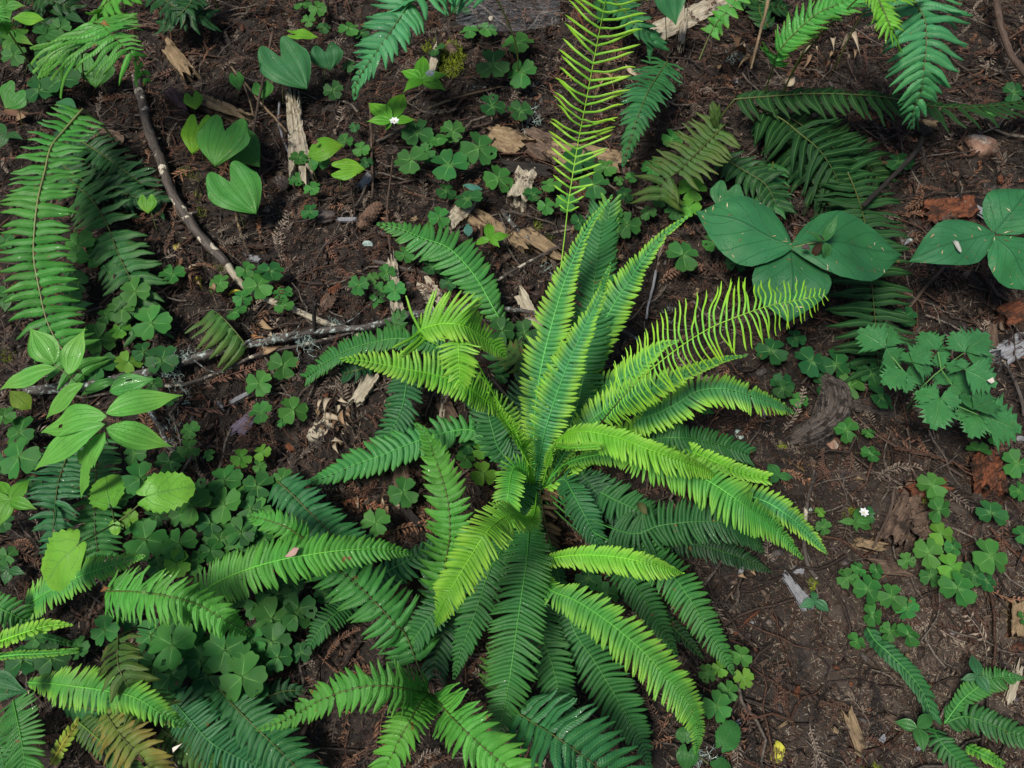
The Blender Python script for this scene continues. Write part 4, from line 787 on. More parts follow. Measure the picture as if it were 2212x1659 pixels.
heart('shaded glossy oval leaf left of the dark branch', (122, 222), (164, 232), 18, GHT, (.05, .05), (120, 240), seed=22, kind='oval', name='small_plant')
heart('yellowish toothed leaf under the dewy lance-leaved plant', (22, 845), (66, 884), 21, (.16, .24, .03, .2), (.07, .04), (20, 860), seed=23, kind='oval', mat=M_NET, name='small_plant')
heart('large ribbed leaf at the very top left', (28, 40), (95, 42), 18, GHB, (.16, .15), (30, 70), seed=24, kind='oval', mat=M_NET, name='small_plant')
heart('grey-green shaded toothed leaf at the top left', (60, 140), (100, 155), 20, GHD, (.08, .06), (55, 160), seed=25, kind='oval', mat=M_NET, name='small_plant')

# ---------------------------------------------------------------- dewy lance-leaved plant, left
LV = (.135, .41, .065, .12); LVD = (.07, .27, .05, 0)
def multi(name, label, loc_uv, leaves, cat='plant', kind='lance', mat=None, stems=(), col=LV, rad=.0012, hc=None, leafname='leaf'):
    loc = P(*loc_uv, 0); o = thing(name, label, cat, loc); mat = mat or M_LANCE
    for i, q in enumerate(leaves):
        b, t, hb, ht, hw = q[:5]; k = q[5] if len(q) > 5 else {}
        leaf(o, loc, k.get('kind', kind), b, t, hb, ht, hw*(.92 if k.get('kind', kind) == 'lance' else 1), k.get('mat', mat), k.get('col', col), curl=k.get('curl', .14), side=k.get('side', 0), seed=int(b[0]+t[0]), bite=k.get('bite'), name=leafname, roll=k.get('roll', 0), wav=k.get('wav', .05 if mat is M_TRIL else .03))
    for st in stems: stalk(o, loc, [P(u, v, h) for u, v, h in st], rad, (.12, .15, .05, 0), name='stem')
    return o
multi('lance_leaved_plant', 'upper spray of bright lance leaves with dew, at the left edge', (190, 905), [
  ((117,784),(63,706),.30,.32,34,{'bite':[(.93,.55,.09)]}), ((147,809),(182,706),.30,.33,27,{}), ((122,796),(-6,842),.30,.27,25,{}),
  ((180,828),(96,906),.27,.22,24,{'bite':[(.75,.8,.1)]}), ((257,822),(167,856),.22,.20,14,{'col':LVD,'curl':.3}), ((90,790),(20,838),.12,.10,14,{'col':LVD})],
  stems=[[(190,905,0),(188,850,.2),(167,828,.27),(140,805,.30),(112,782,.30)]])
multi('lance_leaved_plant', 'lower whorl of six dewy lance leaves on the left, some chewed', (235, 960), [
  ((236,845),(336,817),.22,.22,28,{'col':LVD,'bite':[(.5,.4,.07)]}), ((228,893),(395,848),.31,.28,33,{'side':-.03}), ((229,898),(82,938),.31,.26,38,{'bite':[(.62,0,.06)],'side':-.02}),
  ((226,916),(66,1006),.31,.24,36,{'side':.06}), ((229,924),(370,975),.31,.24,33,{'side':.08}), ((225,934),(171,1080),.30,.18,31,{'bite':[(.5,.8,.16),(.2,-.9,.12),(.62,-.9,.1)]})],
  stems=[[(235,960,0),(228,940,.26),(230,898,.31)]])
# smooth pale plant with bent stems
multi('pale_leaved_plant', 'smooth pale lobed leaves on bent stems below the dewy plant', (250, 1160), [
  ((318,1072),(421,1050),.16,.14,46,{'kind':'lobed','mat':M_NET}), ((236,1086),(228,1028),.18,.16,37,{'kind':'lobed','mat':M_NET}), ((166,1178),(100,1266),.28,.22,58,{'kind':'lobed','mat':M_NET,'side':-.06}),
  ((247,1128),(251,1156),.13,.12,12,{'kind':'lobed','mat':M_NET})], col=(.13, .34, .035, .1),
  stems=[[(250,1160,0),(247,1132,.12),(244,1108,.15),(237,1086,.18)],[(247,1132,.12),(280,1108,.14),(320,1071,.16)],[(247,1132,.12),(215,1150,.22),(166,1178,.28)]], rad=.0017)

# ---------------------------------------------------------------- starflowers and seedlings
def star(label, c, tips, h=.09, hw=.30, col=(.10, .32, .025, .1), flower=None, name='starflower_plant', cat='plant', kind='lance', foot=(6, 30)):
    loc = P(c[0]+foot[0], c[1]+foot[1], 0); o = thing(name, label, cat, loc)
    for i, t in enumerate(tips):
        d = math.hypot(t[0]-c[0], t[1]-c[1]); hm = d*hw
        if abs(t[1]-c[1]) < .35*abs(t[0]-c[0]): hm *= .8
        leaf(o, loc, kind, (c[0], c[1]), t, h, h-.005+.01*((i*7) % 3-1), hm, M_LANCE, col, curl=.16, seed=int(t[0]*3+t[1]), wav=.02)
    stalk(o, loc, [loc, P(c[0]+foot[0]*.4, c[1]+foot[1]*.4, h*.6), P(*c, h)], .0010, (.09, .09, .05, 0), name='stem')
    if flower:
        fc = P(*flower, h+.03); pm = pxs(fc); stalk(o, loc, [P(*c, h), fc], .0005, (.12, .2, .06, 0), name='flower_stalk', n=4, sides=4)
        fl = obj('flower', build('flower', *tube_geo([fc-loc, fc-loc+np.array([0, 0, .003])], [.0016, .001], 6)[:2], M_PETAL), o, np.eye(4), (.6, .55, .2, 0))
        for k in range(7):
            a = k*2*math.pi/7+.3; b2 = fc+np.array([math.cos(a), math.sin(a), .25])*11*pm; L = np.linalg.norm(b2-fc)
            obj('petal', leaf_mesh('petal', 'oval', M_PETAL, L, 3.0*pm, .1, seed=k), fl, rel(leaf_matrix(fc, b2), loc), (.80, .80, .82, 0))
star('bright starflower plant with one white flower beside the yellow moss', (911,173), [(913,117),(864,152),(871,197),(964,194),(968,160)], .11, flower=(929,160))
star('bright five-leaved starflower plant above the dark sorrel patch', (846,263), [(794,220),(873,197),(791,261),(831,282),(899,258)], .11, flower=(852,262))
star('little lime four-leaved starflower plant on the split log', (1059,518), [(1054,478),(1103,506),(1080,534),(1020,528)], .07)
star('starflower plant cut by the left edge, leaves like a propeller', (23,1081), [(-6,1036),(64,1034),(80,1100),(-2,1136),(-40,1080)], .12)
star('starflower with a white flower on the bare ground at right', (1847,1127), [(1859,1094),(1809,1127),(1850,1149),(1886,1143),(1892,1121)], .05, .28, col=(.06, .21, .04, 0), flower=(1866,1107))
star('three-leaved seedling just right of the lime frond tips', (1680,1029), [(1658,999),(1715,1031),(1660,1044)], .05, .36, col=(.04, .16, .04, 0))
star('three-leaved seedling beside the blue-grey wood sliver', (1760,1298), [(1755,1273),(1726,1312),(1793,1322)], .04, .30, col=(.045, .17, .06, 0), kind='lance')
star('three-leaved seedling over the corner fern, higher of the two', (2111,1460), [(2099,1412),(2074,1469),(2140,1500)], .07, .28, col=(.04, .15, .06, 0), kind='lance')
star('three-leaved seedling at the foot of the narrow dark fern', (1982,1572), [(1930,1558),(2016,1540),(1996,1626)], .05, .30, col=(.045, .18, .04, 0), kind='lance')
star('tiny leafy seedling under the pale wood slab sorrel', (814,652), [(798,633),(835,648),(806,668)], .03, .36, col=(.05, .19, .04, 0))
star('small pair of leaves behind the white-flowered plant at right', (1880,1112), [(1877,1090),(1884,1134),(1893,1108)], .03, .3, col=(.04, .16, .05, 0))
star('pale twin leaves beneath the lower right sorrel, by the small stone', (1478,1520), [(1450,1490),(1505,1535),(1520,1500)], .03, .4, col=(.04, .15, .04, 0))
multi('ivy_like_plant', 'dark low plant with rounded leaves under the big drooping frond tip', (1480, 1610), [((1480,1600),(1478,1570),.04,.04,20,{'kind':'lobed'}),((1486,1625),(1480,1668),.04,.03,24,{'kind':'heart'}),((1540,1660),(1580,1680),.04,.03,30,{'kind':'lobed'}),((1560,1610),(1590,1560),.05,.05,26,{'kind':'lobed'})], mat=M_NET, col=(.035, .14, .028, 0), stems=[[(1480,1610,0),(1484,1604,.04)],[(1480,1610,0),(1530,1650,.04)]])
star('shaded leafy sprig at the top left edge under the ribbed leaf', (30,85), [(-5,70),(10,120),(70,95),(62,60)], .07, .4, col=(.06, .2, .03, .2))
star('dark leafy sprig in the shade right of the top left ribbed leaf', (140,35), [(100,10),(120,60),(185,50),(170,5)], .06, .3, col=(.03, .11, .03, 0), kind='lance')
star('shaded sprig on the far left above the tall fern', (15,290), [(-20,270),(0,320),(50,300)], .06, .35, col=(.03, .12, .03, 0))
star('dark small leaves in the shade at the top edge right of the web', (1310,20), [(1280,0),(1290,50),(1350,30),(1345,-10)], .06, .4, col=(.03, .12, .035, 0))

star('broad-leaved shaded sprig in the top left corner by the edge', (12,18), [(-20,0),(20,48),(55,12),(30,-15)], .10, .42, col=(.07, .26, .04, .2))
star('shaded leafy sprig left of the bright arching fern stem', (95,185), [(60,170),(80,215),(130,205),(120,160)], .05, .42, col=(.03, .12, .03, 0), kind='oval')
star('dark green sprig under the ribbed leaf at the top left', (100,75), [(70,60),(85,105),(140,90),(125,50)], .06, .40, col=(.035, .14, .03, 0))
star('small sprig at the left edge between tall fern and lance leaves', (15,640), [(-15,620),(10,675),(45,650)], .05, .38, col=(.04, .16, .03, 0))
star('dark sprig in the gap left of the low bright frond', (20,1230), [(-15,1215),(10,1265),(55,1240)], .05, .36, col=(.03, .12, .03, 0))

# ---------------------------------------------------------------- trilliums
TR = (.027, .140, .050, 0)
multi('trillium', 'large trillium with three broad dark leaves and a spent flower at right', (1730, 600), [
  ((1712,534),(1503,458),.26,.24,84,{'side':-.06}), ((1716,528),(1953,548),.27,.23,88,{'side':-.0}), ((1708,540),(1706,694),.25,.22,84,{})], kind='tril', mat=M_TRIL, col=TR, rad=.0022,
  stems=[[(1730,600,0),(1716,560,.2),(1711,536,.26)],[(1712,535,.262),(1750,526,.275),(1776,522,.29)]])
multi('trillium_seed_head', 'spent trillium flower with three narrow sepals above the large trillium', (1778, 524), [
  ((1778,522),(1811,462),.30,.34,13,{}), ((1778,522),(1742,499),.30,.31,9,{}), ((1778,524),(1790,566),.30,.27,15,{}), ((1776,524),(1750,560),.30,.26,10,{'col':(.06,.03,.02,0)}), ((1780,520),(1768,508),.31,.33,5,{'col':(.10,.05,.06,0)})], kind='lance', mat=M_LANCE, col=(.045, .17, .045, 0), cat='flower', leafname='sepal')
multi('trillium', 'trillium cut by the right edge with a bird dropping on one leaf', (2160, 560), [
  ((2147,506),(1965,550),.22,.20,58,{'side':.05}), ((2150,500),(2228,402),.22,.24,62,{}), ((2150,510),(2232,628),.22,.17,62,{})], kind='tril', mat=M_TRIL, col=TR, rad=.002, stems=[[(2160,560,0),(2152,530,.15),(2148,506,.22)]])

_b = []
for _o in list(bpy.data.objects):
    if _o.parent and _o.name.startswith('leaf') and not _o.name.startswith('leaflet') and _o.parent.name.startswith(('trillium', 'heart_leaf')): _b.append(_o)
debris_on([o for o in _b if o.parent.name.startswith('trillium')], 16, .013, 'pale dry needles fallen on the trillium leaves')
debris_on([o for o in _b if o.parent.name.startswith('heart')], 3, .008, 'bits of dry needle on the heart-shaped leaves', 2)

# ---------------------------------------------------------------- jagged-leaved plant at right
JG = (.045, .195, .058, 0)
def jagged():
    loc = P(1953, 893, 0); o = thing('baneberry_plant', 'spreading plant with jagged three-part blue-green leaflets at right', 'plant', loc)
    G = [((1913,751),[(1856,713),(1926,708),(1940,796)]),((1970,784),[(2006,750),(1951,762),(2013,800)]),((2026,758),[(1990,718),(2053,758),(2036,792)]),((2083,761),[(2056,718),(2133,722),(2142,779)]),((2083,798),[(2046,786),(2150,832),(2075,775)]),
         ((1956,804),[(1906,828),(1998,816),(1956,847)]),((2056,831),[(2023,806),(2108,824),(2068,858)]),((2030,861),[(1978,848),(2016,926),(2075,868)]),((2100,885),[(2083,850),(2153,862)]),((2113,896),[(2096,945),(2202,928),(2064,890)])]
    for i, (c, tips) in enumerate(G):
        hc = .20+.02*math.sin(i*1.9)
        for t in tips:
            d = math.hypot(t[0]-c[0], t[1]-c[1]); leaf(o, loc, 'jag', c, t, hc, hc-.012+.01*math.sin(t[0]), d*.60, M_NET, JG, name='leaflet', curl=.06, seed=int(t[0]), wav=.02)
    for st in ([(1953,893,0),(1990,838,.17),(2033,798,.19),(2083,762,.20)], [(1990,838,.17),(1956,806,.19),(1913,753,.19)], [(1990,838,.17),(2030,860,.19),(2113,896,.2)], [(2033,798,.19),(2026,760,.2)], [(2033,798,.19),(2056,831,.2)], [(1975,822,.18),(1970,786,.2)], [(2060,780,.195),(2083,797,.2)]):
        stalk(o, loc, [P(*q) for q in st], .0014, (.10, .24, .06, 0), name='stem')
jagged()
# ---------------------------------------------------------------- branches, sticks and twigs
def stick(label, pts, r0, r1, mat, h=.01, name='stick', n=26, noise=.10, stubs=0, cat=None, sides=9, wob=.0, forks=()):
    r = np.random.default_rng(abs(int(pts[0][0]+pts[0][1]))); k = len(pts); hs = np.interp(np.linspace(0, 1, k), np.linspace(0, 1, len(h)) if isinstance(h, tuple) else [0, 1], h if isinstance(h, tuple) else (h, h))
    W = np.array([P(u, v, q) for (u, v), q in zip(pts, hs)]); s = spline(W, n)
    pm = pxs(s[n//2]); s[1:-1] += r.normal(0, max(wob, .35)*pm, (n-2, 3)); rad = np.linspace(r0, r1, n)*pm*(1+r.normal(0, .06, n))
    s[:, 2] += rad*.6
    G = [tube_geo(s, rad, sides, noise, int(pts[0][0]))]
    for _ in range(stubs):
        i = int(r.integers(2, n-2)); d = nrm(r.normal(0, 1, 3)+np.array([0, 0, .5])); G.append(tube_geo([s[i], s[i]+d*rad[i]*r.uniform(1.3, 3)], [rad[i]*.45, rad[i]*.25], 5, .1, _))
    for f in forks:
        fp = spline(np.array([P(u, v, q) for u, v, q in f[0]]), 10); G.append(tube_geo(fp, np.linspace(f[1], f[1]*.5, 10)*pm, 6, .12, 3))
    V, F, U = joined(G)
    return single(name, V, F, U, mat, label, cat or ('branch' if name == 'branch' else 'stick'))
stick('long dark curved branch with pale bare patches running down from the bright fern', [(298,172),(303,200),(310,227),(323,283),(350,350),(373,417),(417,490),(450,530),(493,574)], 11, 9, M_BARK, .025, 'branch', 40, .12, 6)
stick('pale stripped lower end of the long curved branch', [(486,566),(520,611),(567,645),(631,668),(678,690),(718,704),(750,712),(781,728)], 8.5, 5.5, M_PALE, .02, 'branch', 26, .10, 2)
stick('thick lichen-crusted branch crossing from left edge to the fern crown', [(60,850),(127,842),(195,836),(260,821),(333,804),(417,778),(517,751),(619,731),(698,716),(798,708),(881,681),(964,671),(1031,663),(1150,676),(1245,686),(1305,701),(1362,724),(1402,758)], 12, 3.0, M_LICHBARK, (.03, .035, .04, .05, .04), 'branch', 70, .16, 14,
      forks=[([(520,751,.05),(545,730,.06),(575,722,.05)], 2.0), ([(420,778,.05),(450,800,.04),(490,806,.03)], 2.2), ([(619,731,.05),(640,712,.07),(655,690,.09)], 1.8), ([(960,671,.05),(1040,690,.04),(1110,700,.03),(1180,716,.03)], 1.6), ([(340,804,.05),(330,785,.07)], 2.2), ([(798,708,.04),(850,690,.05),(900,684,.05),(1010,668,.05)], 2.5), ([(698,716,.04),(760,690,.05),(860,600,.03),(930,540,.03)], 1.2)])
stick('thinner dark branch running just under the lichen-crusted one', [(323,834),(400,831),(467,808),(520,784),(567,764),(664,744),(764,718),(831,694),(900,680),(990,672)], 4.5, 2.5, M_BARK, .03, 'branch', 44, .12, 4)
stick('short lichen-spotted stick under the dewy lance leaves', [(320,878),(333,905),(347,924),(363,961),(380,980)], 6, 4, M_LICHBARK, .03, n=16, noise=.15, stubs=3)
stick('short dark upright peg stub on the lichen branch', [(683,728),(680,700),(678,664)], 4.5, 4, M_CHAR, (.03, .10), n=10, name='stick')
stick('pointed grey stub among the left sorrel', [(247,651),(246,620),(247,592)], 4.5, 1.5, M_TWIG, (.01, .06), n=10, stubs=1)
stick('grey twig stub below the yellow-green sorrel at left', [(266,724),(272,745),(283,765)], 4, 4, M_TWIG, .02, n=8)
stick('smooth brown stem curving down the top right corner', [(2146,-20),(2152,20),(2160,60),(2172,95),(2186,127),(2230,185)], 7.5, 6, M_TWIG, .08, 'branch', 22, .05)
stick('black charred stick leaning over the dark fern at right', [(1990,300),(1980,325),(1960,350),(1913,397),(1863,447)], 6, 5, M_CHAR, (.06, .12, .10), n=18, noise=.12)
stick('blue-grey bare stick right of the dark fern frond', [(2043,571),(2022,596),(2000,618),(1980,645),(1963,666)], 4.5, 3, M_TWIG, .02, n=14)
stick('thin dark stick along the right edge beside the jagged-leaved plant', [(2150,745),(2165,775),(2190,821),(2204,860),(2212,900)], 3, 3.5, M_BARK, .02, n=16)
stick('grey forked twig lying on the brown rotten plank', [(1931,1056),(1926,1090),(1917,1116),(1903,1146),(1885,1184)], 3.5, 2.2, M_TWIG, .05, n=14, forks=[([(1920,1105,.05),(1912,1140,.04),(1908,1160,.03)], 2)])
stick('dark root-like stick left of the starflower at right', [(1752,990),(1757,1030),(1744,1080),(1738,1130),(1737,1188),(1746,1225),(1764,1250)], 4, 5, M_BARK, .012, n=22)
stick('long thin grey twig leaning across the heart leaves', [(590,70),(575,140),(561,213),(550,270),(544,335)], 3, 3, M_TWIG, (.10, .06, .02), n=18)
stick('orange-brown twig crossing behind the twig heart leaf', [(528,178),(565,225),(600,262),(620,286)], 2.6, 2.2, M_TAN, .04, n=14)
stick('reddish thin twig left of the small heart leaves', [(500,145),(527,185),(540,220),(548,252)], 2, 2, M_TAN, .04, n=10)
stick('tan twig under the lone big heart leaf', [(510,462),(516,490),(530,530),(545,562)], 3.2, 2.4, M_TAN, .015, n=10)
stick('pale forked twig left of the split stump', [(604,222),(602,265),(612,300),(628,345)], 2.5, 2.5, M_GREYW, .02, n=12)
stick('knobby grey branch lying against the split log', [(1085,457),(1103,482),(1129,507),(1155,528),(1192,550)], 5.5, 3.5, M_LICHBARK, .015, n=20, stubs=4)
stick('dark grey fork right of the tallest fronds', [(1519,566),(1538,585),(1562,604),(1578,625),(1600,632)], 4.5, 3, M_TWIG, .02, n=12)
stick('slim pale twig between the two tall frond tips', [(1417,585),(1410,622),(1399,664),(1396,690)], 3, 2.4, M_GREYW, .02, n=10)
stick('straight brown stick rising left of the tall fronds', [(1066,612),(1110,585),(1160,558),(1210,530)], 3.2, 2.6, M_BARK, .03, n=14)
stick('slender tan stick right of the leafy starflower', [(925,236),(960,222),(1010,206),(1088,187)], 3, 1.6, M_TAN, .02, n=14)
stick('short dark stick under the leafy starflower plant', [(812,308),(835,298),(880,276)], 3.5, 3, M_BARK, .02, n=10)
stick('dark arched root above the pale wood slab', [(808,566),(840,573),(880,583),(920,592),(960,590)], 5, 4, M_BARK, .012, n=16)
stick('thin vertical grey twig crossing the heart leaves and dark frond', [(848,345),(842,400),(836,450),(840,500),(843,545)], 2.2, 2.0, M_TWIG, .03, n=16)
stick('bent twig arching near the lower right frond tips', [(1566,1300),(1585,1275),(1616,1255),(1660,1262),(1700,1290)], 2.4, 1.6, M_TWIG, .01, n=14)
stick('red-brown stick slanting on the trodden soil', [(1586,1372),(1615,1340),(1655,1306)], 3.2, 2.6, M_RED, .008, n=10)
stick('thin dark stem crossing the leaning fertile frond base', [(1062,820),(1090,850),(1120,880),(1140,905)], 3.5, 2.5, M_BARK, .08, n=10)
stick('dark slanting twig left of the wispy web', [(700,0),(703,30),(698,55)], 3.5, 3, M_TWIG, .03, n=8)
stick('dark root on the right below the right-edge trillium', [(2040,580),(2005,610),(1960,660)], 6, 3, M_CHAR, .01, n=12)
stick('thin twig curving under the jagged-leaved plant', [(1800,830),(1850,900),(1900,945),(1960,975),(2010,985)], 2.2, 1.5, M_TWIG, .02, n=16)
stick('pale straw on the trodden soil near the sorrel patch', [(1900,1250),(1930,1230),(1960,1224)], 1.4, .8, M_TAN, .02, n=8, noise=.02)
stick('curled thin root on the right beneath the big stone', [(1965,1000),(1978,1040),(1968,1085),(1985,1110)], 3, 2, M_TWIG, .012, n=12)
stick('long dark twig in the litter above the lichen branch', [(540,700),(600,640),(640,690)], 1.8, 1.4, M_TWIG, .012, n=12)
stick('grey stick lying across the litter in the centre right', [(1395,755),(1470,740),(1530,700),(1590,660),(1640,600)], 2.2, 1.6, M_TWIG, .02, n=18)

# the gnarled root
M_ROOT = barkish('weathered_root', (.022, .017, .015), (.14, .115, .10), (.016, .012, .010), (.50, .62), patch_scale=60, bumps=1.0)
def gnarl():
    loc = P(1785, 890, 0); o = thing('gnarled_root', 'thick weathered root bent like a hook below the dark sorrel at right', 'root', loc)
    from mathutils import noise as mn
    def rough(p, rad, nt, ns, sd, g=.22):
        p = spline(p, nt); pm = pxs(p[nt//2]); rad = np.interp(np.linspace(0, 1, nt), np.linspace(0, 1, len(rad)), rad)*pm; v, f, u = tube_geo(p, rad, ns, 0, sd); m = nt*ns
        c = np.repeat(p, ns, 0); d = v[:m]-c; k = np.arange(m); an = (k % ns)*2*math.pi/ns; tt = (k//ns)/nt
        q = np.array([1+g*mn.noise(Vector((math.cos(a_)*1.4+sd, math.sin(a_)*1.4, t_*2.2)))+.75*g*mn.noise(Vector((math.cos(a_)*5, math.sin(a_)*5+sd, t_*5)))-.5*g*abs(mn.noise(Vector((math.cos(a_)*9, math.sin(a_)*9, t_*3+sd))))+.4*g*mn.noise(Vector((math.cos(a_)*6, math.sin(a_)*6, t_*40))) for a_, t_ in zip(an, tt)])
        v[:m] = c+d*q[:, None]; return v-loc, f, u*np.array([.5, 5])
    v, f, u = rough([P(1762,812,.012),P(1780,826,.03),P(1800,850,.04),P(1802,885,.04),P(1785,915,.03),P(1755,935,.018),P(1722,948,.004),P(1698,956,-.01)], [9, 24, 34, 36, 33, 30, 26, 12], 90, 56, 3, .42)
    obj('knot', build('knot', v, f, M_ROOT, u), o, np.eye(4))
    v, f, u = rough([P(1800,862,.02),P(1850,872,.012),P(1895,888,.008),P(1935,902,.004),P(1982,922,-.006)], [22, 19, 15, 14, 7], 60, 30, 8, .35)
    obj('root_arm', build('root_arm', v, f, M_ROOT, u), o, np.eye(4))
    v, f, u = rough([P(1800,900,.03),P(1825,915,.012),P(1850,925,-.01)], [14, 9, 4], 24, 16, 5, .4)
    obj('root_stub', build('root_stub', v, f, M_ROOT, u), o, np.eye(4))
gnarl()

# ---------------------------------------------------------------- wood chips, blocks, bark
def slab(label, a, b, hw, mat, thick=.012, h=.006, name='wood_chip', cat='wood chip', taper=(1, 1), jag=.09, auto=None, tilt=0, bumpy=.15, nx=16, ny=7):
    h = h+(.009 if hw < 20 else .004); A, Bp = P(*a, h), P(*b, h); L = np.linalg.norm(Bp-A); pm = pxs((A+Bp)/2); r = np.random.default_rng(abs(int(a[0]*3+b[1]))); M = leaf_matrix(A, Bp, roll=tilt)
    V = []; UV = []; e0 = r.normal(0, jag, ny); e1 = r.normal(0, jag, ny); ph = r.uniform(0, 6, 4); wn_ = r.normal(0, .05, nx)
    for i in range(nx):
        x = i/(nx-1)
        for j in range(ny):
            s = -1+2*j/(ny-1); w = (taper[0]*(1-x)+taper[1]*x)*(1+wn_[i]+.06*math.sin(x*7+ph[0]))
            X = x + (e0[j]*(1-x)**3 + e1[j]*x**3); z = thick*(.5+bumpy*math.sin(j*2.3+ph[1]+x*2)+bumpy*.7*r.normal()) if abs(s) < 1 else thick*.22
            V.append((X*L, s*hw*pm*w, z)); UV.append((X*L*10, j/ny*.6))
    n0 = len(V)
    for k in range(n0): x, y, z = V[k]; V.append((x, y*.96, -thick*.8)); UV.append(UV[k])
    F = [tuple(q) for q in grid_faces(nx, ny)[:, ::-1]] + [tuple(q) for q in grid_faces(nx, ny, n0)]
    ring = [i*ny for i in range(nx)] + [(nx-1)*ny+j for j in range(1, ny)] + [i*ny+ny-1 for i in range(nx-2, -1, -1)] + [j for j in range(ny-2, 0, -1)]
    for q in range(len(ring)): a_, b_ = ring[q], ring[(q+1) % len(ring)]; F.append((a_, b_, b_+n0, a_+n0))
    V = np.array(V)@M[:3, :3].T+M[:3, 3]
    o = single(name, V, F, np.array(UV), mat, label, cat, smooth=False)
    if auto: autolabel(o, auto, (a[0]+b[0])/2, (a[1]+b[1])/2)
    return o
slab('pale split stump standing up in splinters beside the oval glossy leaf', (652,388), (632,212), 21, M_PALE, .03, .03, 'split_stump', 'stump', (1.1, .7), .14, nx=26, ny=11)
slab('pale white log slab at the top edge right of centre', (1415,75), (1590,-10), 24, M_PALE, .03, .02, 'wood_slab', 'wood', nx=24, ny=9)
slab('narrow upright pale sliver under the long hanging leaf', (1472,98), (1478,24), 7, M_PALE, .02, .03, 'wood_chip')
slab('tan cracked wood block half buried right of the dark sorrel', (1058,295), (1132,318), 32, M_TAN, .03, .012, 'wood_block', 'wood', taper=(1, .9), nx=18, ny=11)
slab('dark stained wood behind the fertile frond, left half', (1135,300), (1210,335), 34, M_BROWNW, .03, .008, 'wood_block', 'wood')
slab('tan wood slab under the fertile frond stem', (1190,330), (1330,352), 30, M_TAN, .03, .006, 'wood_slab', 'wood')
slab('square pale wood block below the tan block', (1137,374), (1117,436), 22, M_PALE, .03, .012, 'wood_block', 'wood', nx=18, ny=9)
slab('dark brown wet plank above the square pale block', (1085,360), (1190,372), 14, M_CHAR, .02, .012, 'wood_slab', 'wood')
slab('broken log end beside the small sorrel, splintered and tan', (965,490), (1010,447), 17, M_PALE, .03, .02, 'wood_block', 'wood', jag=.12, ny=9)
slab('long tan split log running right from the broken end', (1010,460), (1135,540), 20, M_TAN, .03, .010, 'split_log', 'log', taper=(1.2, .7), nx=26, ny=9)
slab('second tan log strip lower right of the split log', (1130,500), (1210,555), 16, M_TAN, .02, .006, 'split_log', 'log')
slab('pale rotting slab standing between the centre sorrels', (845,565), (856,665), 13, M_PALE, .02, .012, 'wood_slab', 'wood', jag=.1, nx=22, ny=8)
slab('pale cream wood slab right of the rotting slab', (915,610), (950,665), 20, M_PALE, .02, .008, 'wood_slab', 'wood', jag=.12)
slab('small pale chip under the lichen branch near the slabs', (862,655), (868,684), 8, M_PALE, .012, .012)
slab('pale wood splinter lying below the lime arched frond', (767,872), (805,808), 15, M_PALE, .012, .010, 'wood_splinter', 'wood chip', (.9, 1))
slab('flat cream patch of wood under the curled dead leaves', (670,945), (720,905), 16, M_PALE, .008, .006, 'wood_chip', nx=12)
slab('reddish-brown bark block above the lichen branch', (698,672), (718,642), 13, M_BROWNW, .02, .012, 'bark_block', 'bark')
slab('dark reddish bark lump above the bark block', (712,636), (735,618), 9, M_RED, .02, .010, 'bark_block', 'bark')
slab('pale slab behind the tall fronds under the lichen branch', (1120,632), (1165,715), 15, M_PALE, .02, .006, 'wood_slab', 'wood')
slab('greyish vertical wood strip under the glossy dark frond', (955,905), (968,800), 8, M_PALE, .015, .004, 'wood_slab', 'wood')
slab('weathered grey strip beneath the serrated frond', (865,1010), (872,1075), 18, M_BROWNW, .02, .004, 'wood_slab', 'wood')
slab('pinkish bark piece behind the serrated frond', (957,870), (975,912), 18, M_BROWNW, .015, .004, 'bark_block', 'bark')
slab('old fallen log fragment with pale ridge near the lime heart leaf', (425,215), (540,258), 15, M_TAN, .03, .012, 'log_fragment', 'log', taper=(1, .5), nx=22)
slab('shaded grey log end top left of the dark branch side', (360,100), (412,165), 16, M_TAN, .03, .006, 'log_fragment', 'log')
slab('crumbly brown wood behind the tall left fern', (190,290), (262,318), 28, M_BROWNW, .02, .006, 'log_fragment', 'log')
slab('blue-grey wood sliver lying on the bare soil', (1698,1246), (1742,1305), 11, M_GREYW, .008, .008, 'wood_sliver', 'wood chip', (.7, 1.3), .12)
slab('orange-red rotten wood lump right of the black stick', (1995,462), (2100,448), 26, M_RED, .04, .012, 'rotten_wood', 'wood', jag=.05, bumpy=.16, nx=26, ny=13)
slab('grey splinter beside the orange rotten lump', (2075,428), (2135,466), 8, M_GREYW, .008, .02, 'wood_splinter', 'wood chip', (.6, 1.1))
slab('red crumbling wood cube at right below the jagged plant', (2128,995), (2135,1070), 32, M_RED, .04, .006, 'rotten_wood', 'wood', jag=.06, bumpy=.16, nx=24, ny=14)
slab('long brown rotten plank running down beside the grey forked twig', (1975,1050), (1925,1170), 24, M_BROWNW, .03, .010, 'rotten_plank', 'wood', taper=(.8, 1.1), nx=28, ny=10)
slab('dark red slab across the top of the rotten plank', (1960,1060), (2040,1050), 18, M_RED, .03, .008, 'rotten_wood', 'wood')
slab('small brown block right of the rotten plank', (1970,1160), (2005,1148), 17, M_BROWNW, .03, .014, 'wood_block', 'wood')
slab('ochre crumbled lump at the foot of the rotten plank', (1850,1172), (1910,1184), 10, M_TAN, .02, .010, 'rotten_wood', 'wood', bumpy=.3)
slab('smooth reddish plank piece over the sorrel patch at right', (1882,1222), (1955,1232), 15, M_BROWNW, .015, .006, 'wood_chip')
slab('purple-brown strip leading to the right sorrel patch', (1965,1130), (2030,1108), 12, M_BROWNW, .012, .014, 'bark_strip', 'bark')
slab('upright tan wood chunk on the far right edge', (2198,1300), (2196,1375), 14, M_TAN, .03, .012, 'wood_chunk', 'wood')
